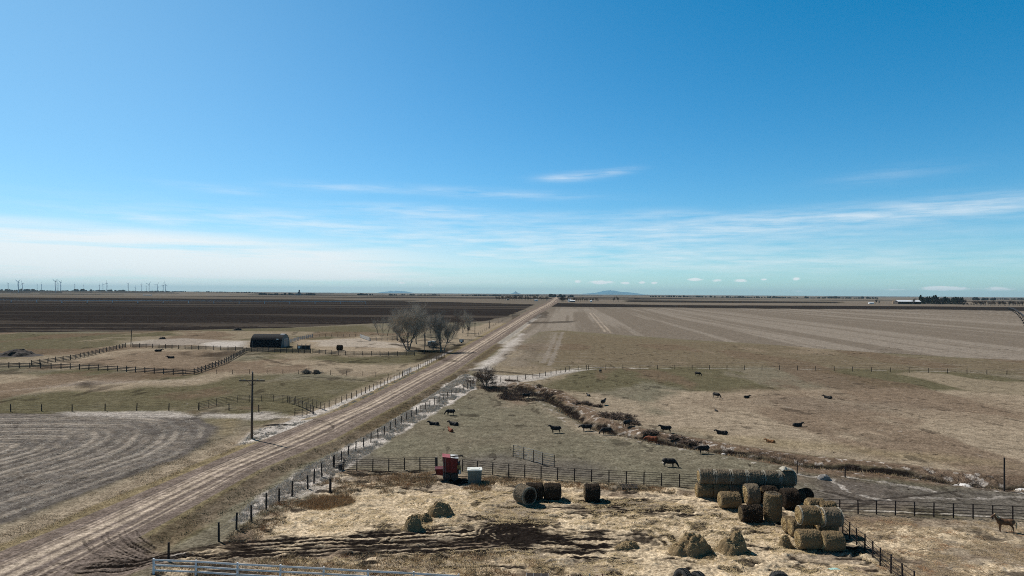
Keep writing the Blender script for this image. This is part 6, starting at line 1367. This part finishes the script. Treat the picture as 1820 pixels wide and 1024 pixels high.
# brush following the creek
cl = np.array(creek_line); seg = np.linalg.norm(np.diff(cl, axis=0), axis=1); cum_ = np.concatenate([[0], np.cumsum(seg)]); s_ = rr.uniform(0, cum_[-1], 3600); off = rr.normal(1.0, 1.25, 3600)
bx_, by_ = np.interp(s_, cum_, cl[:, 0]), np.interp(s_, cum_, cl[:, 1]); nx, ny = np.gradient(cl[:, 0]), np.gradient(cl[:, 1]); ln = np.hypot(nx, ny); nxx, nyy = np.interp(s_, cum_, -ny / ln), np.interp(s_, cum_, nx / ln)
q = np.stack([bx_ + nxx * off, by_ + nyy * off], 1); q = q[(q[:, 1] < 330) & (fbm(q[:, 0], q[:, 1], 5, 3, 210) > .50)]
blades('creek_brush', 'dark reddish brush growing along the creek', 'brush', q, 12, .48, .28, .7, 'brush', 11, .02)
q2 = np.stack([bx_ - nxx * np.abs(off) * .9, by_ - nyy * np.abs(off) * .9], 1); q2 = q2[(q2[:, 1] < 330) & (fbm(q2[:, 0], q2[:, 1], 2, 3, 211) > .5)]
blades('dry_grass', 'pale dry tufts on the near bank of the creek', 'grass', q2[:2400], 9, .42, .2, .5, 'blade_tan', 12, .025)
q = clump(at_px(2600, [(850, 686), (900, 676), (955, 682), (985, 705), (960, 716), (900, 716)], rr), 4, .48, 212); blades('creek_brush', 'brown and tan brush by the roadside bush', 'brush', q, 12, .7, .3, .5, 'brush', 13, .03)
q = clump(at_px(2400, [(452, 765), (560, 746), (612, 722), (740, 660), (780, 640), (740, 662), (600, 735), (560, 752), (450, 788), (425, 792)], rr), 2, .42, 213); q = q[road_u(q[:, 0], q[:, 1])[0] < -.05]; blades('pale_grass', 'bleached grass along the left verge of the road', 'grass', q, 9, .38, .16, .5, 'blade_pale', 14, .024)
q = clump(at_px(5200, [(-150, 1005), (0, 950), (230, 848), (384, 778), (460, 782), (250, 872), (0, 978), (-150, 1045)], rr), 2.2, .45, 214); q = q[road_u(q[:, 0], q[:, 1])[0] < -.03]; blades('dry_grass', 'tan and yellow grass on the left verge of the road', 'grass', q, 5, .20, .18, .8, 'blade_tan', 15, .02)
q = at_px(15000, [(-200, 745), (180, 738), (350, 745), (378, 765), (330, 808), (0, 925), (-250, 1010)], rr); sq = sdf(q[:, 0], q[:, 1], swP); wq = (fbm(q[:, 0], q[:, 1], 9, 3, 41) - .5) * 2.2; q = q[np.cos((sq + wq) * 2 * np.pi / 2.7) > .15]
blades('cut_straw', 'rows of cut pale straw on the field at lower left', 'straw', q, 7, .34, .2, 1.0, 'blade_pale', 16, .018, lie=True)
# ================================================================== LIGHT, SKY, AIR
SUN_EL, SUN_AZ = R(47), R(-51)          # azimuth from straight ahead (+y), to the left
sdir = Vector((math.sin(SUN_AZ) * math.cos(SUN_EL), math.cos(SUN_AZ) * math.cos(SUN_EL), math.sin(SUN_EL)))
sl = bpy.data.lights.new('sun', 'SUN'); sl.energy = 5.0; sl.angle = R(.53); sl.color = (1.0, .955, .89)
so = bpy.data.objects.new('sun', sl); col.objects.link(so); so.rotation_euler = (-sdir).to_track_quat('-Z', 'Y').to_euler()
nt = W.node_tree; nt.nodes.clear()
wo = add(nt, 'ShaderNodeOutputWorld'); bg = add(nt, 'ShaderNodeBackground'); nt.links.new(bg.outputs[0], wo.inputs[0])
sky = add(nt, 'ShaderNodeTexSky', sky_type='NISHITA'); sky.sun_disc = False; sky.sun_elevation = SUN_EL; sky.sun_rotation = SUN_AZ
sky.altitude = 1500; sky.air_density = 1.0; sky.dust_density = .55; sky.ozone_density = 2.2
tc = add(nt, 'ShaderNodeTexCoord'); sx = add(nt, 'ShaderNodeSeparateXYZ'); nt.links.new(tc.outputs['Generated'], sx.inputs[0])
az = mathn(nt, 'ARCTAN2', sx.outputs[0], sx.outputs[1]); el = mathn(nt, 'ARCSINE', sx.outputs[2])
base = mixc(nt, 1.0, sky.outputs[0], SKY_TINT, 'MULTIPLY')
hs = add(nt, 'ShaderNodeHueSaturation'); hs.inputs['Saturation'].default_value = SKY_SAT; hs.inputs['Value'].default_value = 1.0
nt.links.new(base, hs.inputs['Color'])
sp = add(nt, 'ShaderNodeSeparateColor'); nt.links.new(hs.outputs[0], sp.inputs[0]); cb_ = add(nt, 'ShaderNodeCombineColor')
for i, (g_, o_) in enumerate(SKY_GAIN): nt.links.new(mathn(nt, 'MAXIMUM', mathn(nt, 'MULTIPLY_ADD', sp.outputs[i], g_, o_), 0.02), cb_.inputs[i])
base = cb_.outputs[0]
def azel(px, py):
    r = ray(px, py); return math.atan2(r.x, r.y), math.asin(r.z / r.length)
def comb(x, y):
    n = add(nt, 'ShaderNodeCombineXYZ'); nt.links.new(x, n.inputs[0]); nt.links.new(y, n.inputs[1]); return n.outputs[0]
def bump2(px, py, wx, wy, tilt=0.0):
    a0, e0 = azel(px, py); da = mathn(nt, 'SUBTRACT', az, a0); de = mathn(nt, 'SUBTRACT', el, e0)
    if tilt: de = mathn(nt, 'MULTIPLY_ADD', da, -tilt, de)
    q = mathn(nt, 'ADD', mathn(nt, 'POWER', mathn(nt, 'ABSOLUTE', mathn(nt, 'DIVIDE', da, wx / F)), 2.0), mathn(nt, 'POWER', mathn(nt, 'ABSOLUTE', mathn(nt, 'DIVIDE', de, wy / F)), 2.0))
    return mathn(nt, 'EXPONENT', mathn(nt, 'MULTIPLY', q, -1.0))
def acc(lst):
    s = None
    for b, k in lst:
        v = mathn(nt, 'MULTIPLY', b, k); s = v if s is None else mathn(nt, 'ADD', s, v)
    return s
wisp = noise_n(nt, comb(mathn(nt, 'MULTIPLY', az, 11.0), mathn(nt, 'MULTIPLY', el, 120.0)), 1.0, 7, .62)
veil = noise_n(nt, comb(mathn(nt, 'MULTIPLY', az, 3.2), mathn(nt, 'MULTIPLY_ADD', el, 60.0, 3.7)), 1.0, 6, .6)
puff = noise_n(nt, comb(mathn(nt, 'MULTIPLY', az, 90.0), mathn(nt, 'MULTIPLY', el, 260.0)), 1.0, 5, .6)
cir = acc([(bump2(1010, 315, 50, 7, .05), .9), (bump2(1085, 307, 40, 6, .12), .7), (bump2(860, 344, 170, 8, -.03), .55), (bump2(400, 337, 80, 6, -.03), .5), (bump2(600, 333, 90, 7, .0), .5),
           (bump2(260, 388, 90, 6, -.05), .6), (bump2(510, 392, 120, 10, -.08), .45), (bump2(820, 382, 160, 12, -.03), .5), (bump2(1150, 382, 160, 9, .0), .4), (bump2(1560, 378, 330, 16, .04), .55), (bump2(1740, 365, 160, 12, .04), .4), (bump2(1580, 312, 90, 12, .06), .2), (bump2(700, 370, 110, 8, 0), .4), (bump2(1100, 428, 560, 26, .01), .55), (bump2(900, 462, 520, 26, 0), .75), (bump2(1500, 468, 420, 20, 0), .5), (bump2(650, 405, 480, 26, -.02), .5), (bump2(1350, 400, 300, 14, .03), .4)])
c1 = mathn(nt, 'MULTIPLY', cir, ramp01(nt, wisp, .30, .66), clamp=True)
vl = acc([(bump2(110, 450, 520, 38, -.02), .95), (bump2(330, 470, 430, 24, -.01), .70), (bump2(130, 485, 620, 26, 0), .55), (bump2(520, 440, 300, 16, 0), .4), (bump2(60, 405, 300, 14, -.03), .4)])
c2 = mathn(nt, 'MULTIPLY', vl, ramp01(nt, veil, .22, .56), clamp=True)
cum = acc([(bump2(x, y, w, h), k) for x, y, w, h, k in ((1068, 502, 24, 3.5, 1.2), (1027, 500.5, 6, 3, 1), (1112, 503.5, 7, 2.5, 1), (1141, 502, 6, 2.5, 1), (1163, 503, 6, 2.5, 1), (1236, 497, 14, 3, 1.1), (1275, 499, 9, 3, .9), (1316, 499, 12, 3, .9), (1357, 497, 7, 2.5, .8), (1416, 496, 7, 3, .9), (1664, 512.5, 22, 3.2, 1.1), (1690, 513, 20, 3.0, 1.0), (1772, 513.5, 22, 3.0, 1.0), (1590, 515, 22, 2, .6), (1425, 518, 20, 2.5, .5), (714, 503, 8, 2.5, .9), (766, 507, 6, 3, .7), (962, 501, 5, 3, .5), (965, 518, 5, 2.5, .5))])
c3 = ramp01(nt, mathn(nt, 'MULTIPLY', cum, mathn(nt, 'MULTIPLY_ADD', puff, 2.3, -.30)), .28, .66)
cc = mathn(nt, 'MAXIMUM', mathn(nt, 'MULTIPLY', c1, .58), mathn(nt, 'MULTIPLY', c2, .88))
glow = mathn(nt, 'MULTIPLY', acc([(bump2(-330, 120, 760, 620), .34), (bump2(700, 560, 2400, 110), .14)]), 1.0, clamp=True)
skyc = mixc(nt, glow, base, (5.6, 8.6, 10.2))
skyc = mixc(nt, cc, skyc, CLOUD_LIT)
skyc = mixc(nt, mathn(nt, 'MULTIPLY', c3, .85), skyc, CLOUD_LIT)
zen = mathn(nt, 'MULTIPLY_ADD', ramp01(nt, el, R(24), R(38)), -.93, 1.0)   # sky above the view darkened on purpose to weaken the fill light
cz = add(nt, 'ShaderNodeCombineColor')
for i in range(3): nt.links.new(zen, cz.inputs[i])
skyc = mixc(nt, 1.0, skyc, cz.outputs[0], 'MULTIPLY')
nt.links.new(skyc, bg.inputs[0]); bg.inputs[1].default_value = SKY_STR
# the air itself
hb = MB(); hb.box((0, 15000, 300 - 7), (150000, 130000, 600))
hm = bpy.data.materials.new('air'); nt = nodes_of(hm); out = add(nt, 'ShaderNodeOutputMaterial'); pv = add(nt, 'ShaderNodeVolumePrincipled')
pv.inputs['Color'].default_value = (.62, .88, 1.0, 1); pv.inputs['Density'].default_value = HAZE; pv.inputs['Anisotropy'].default_value = 0.0
nt.links.new(pv.outputs[0], out.inputs['Volume']); M['air'] = hm
if HAZE > 0: tag(hb.obj('haze', 'air'), 'thin blue haze over the far plain', 'haze', kind='stuff')

sc.cycles.use_denoising = False
sc.cycles.filter_width = 1.0
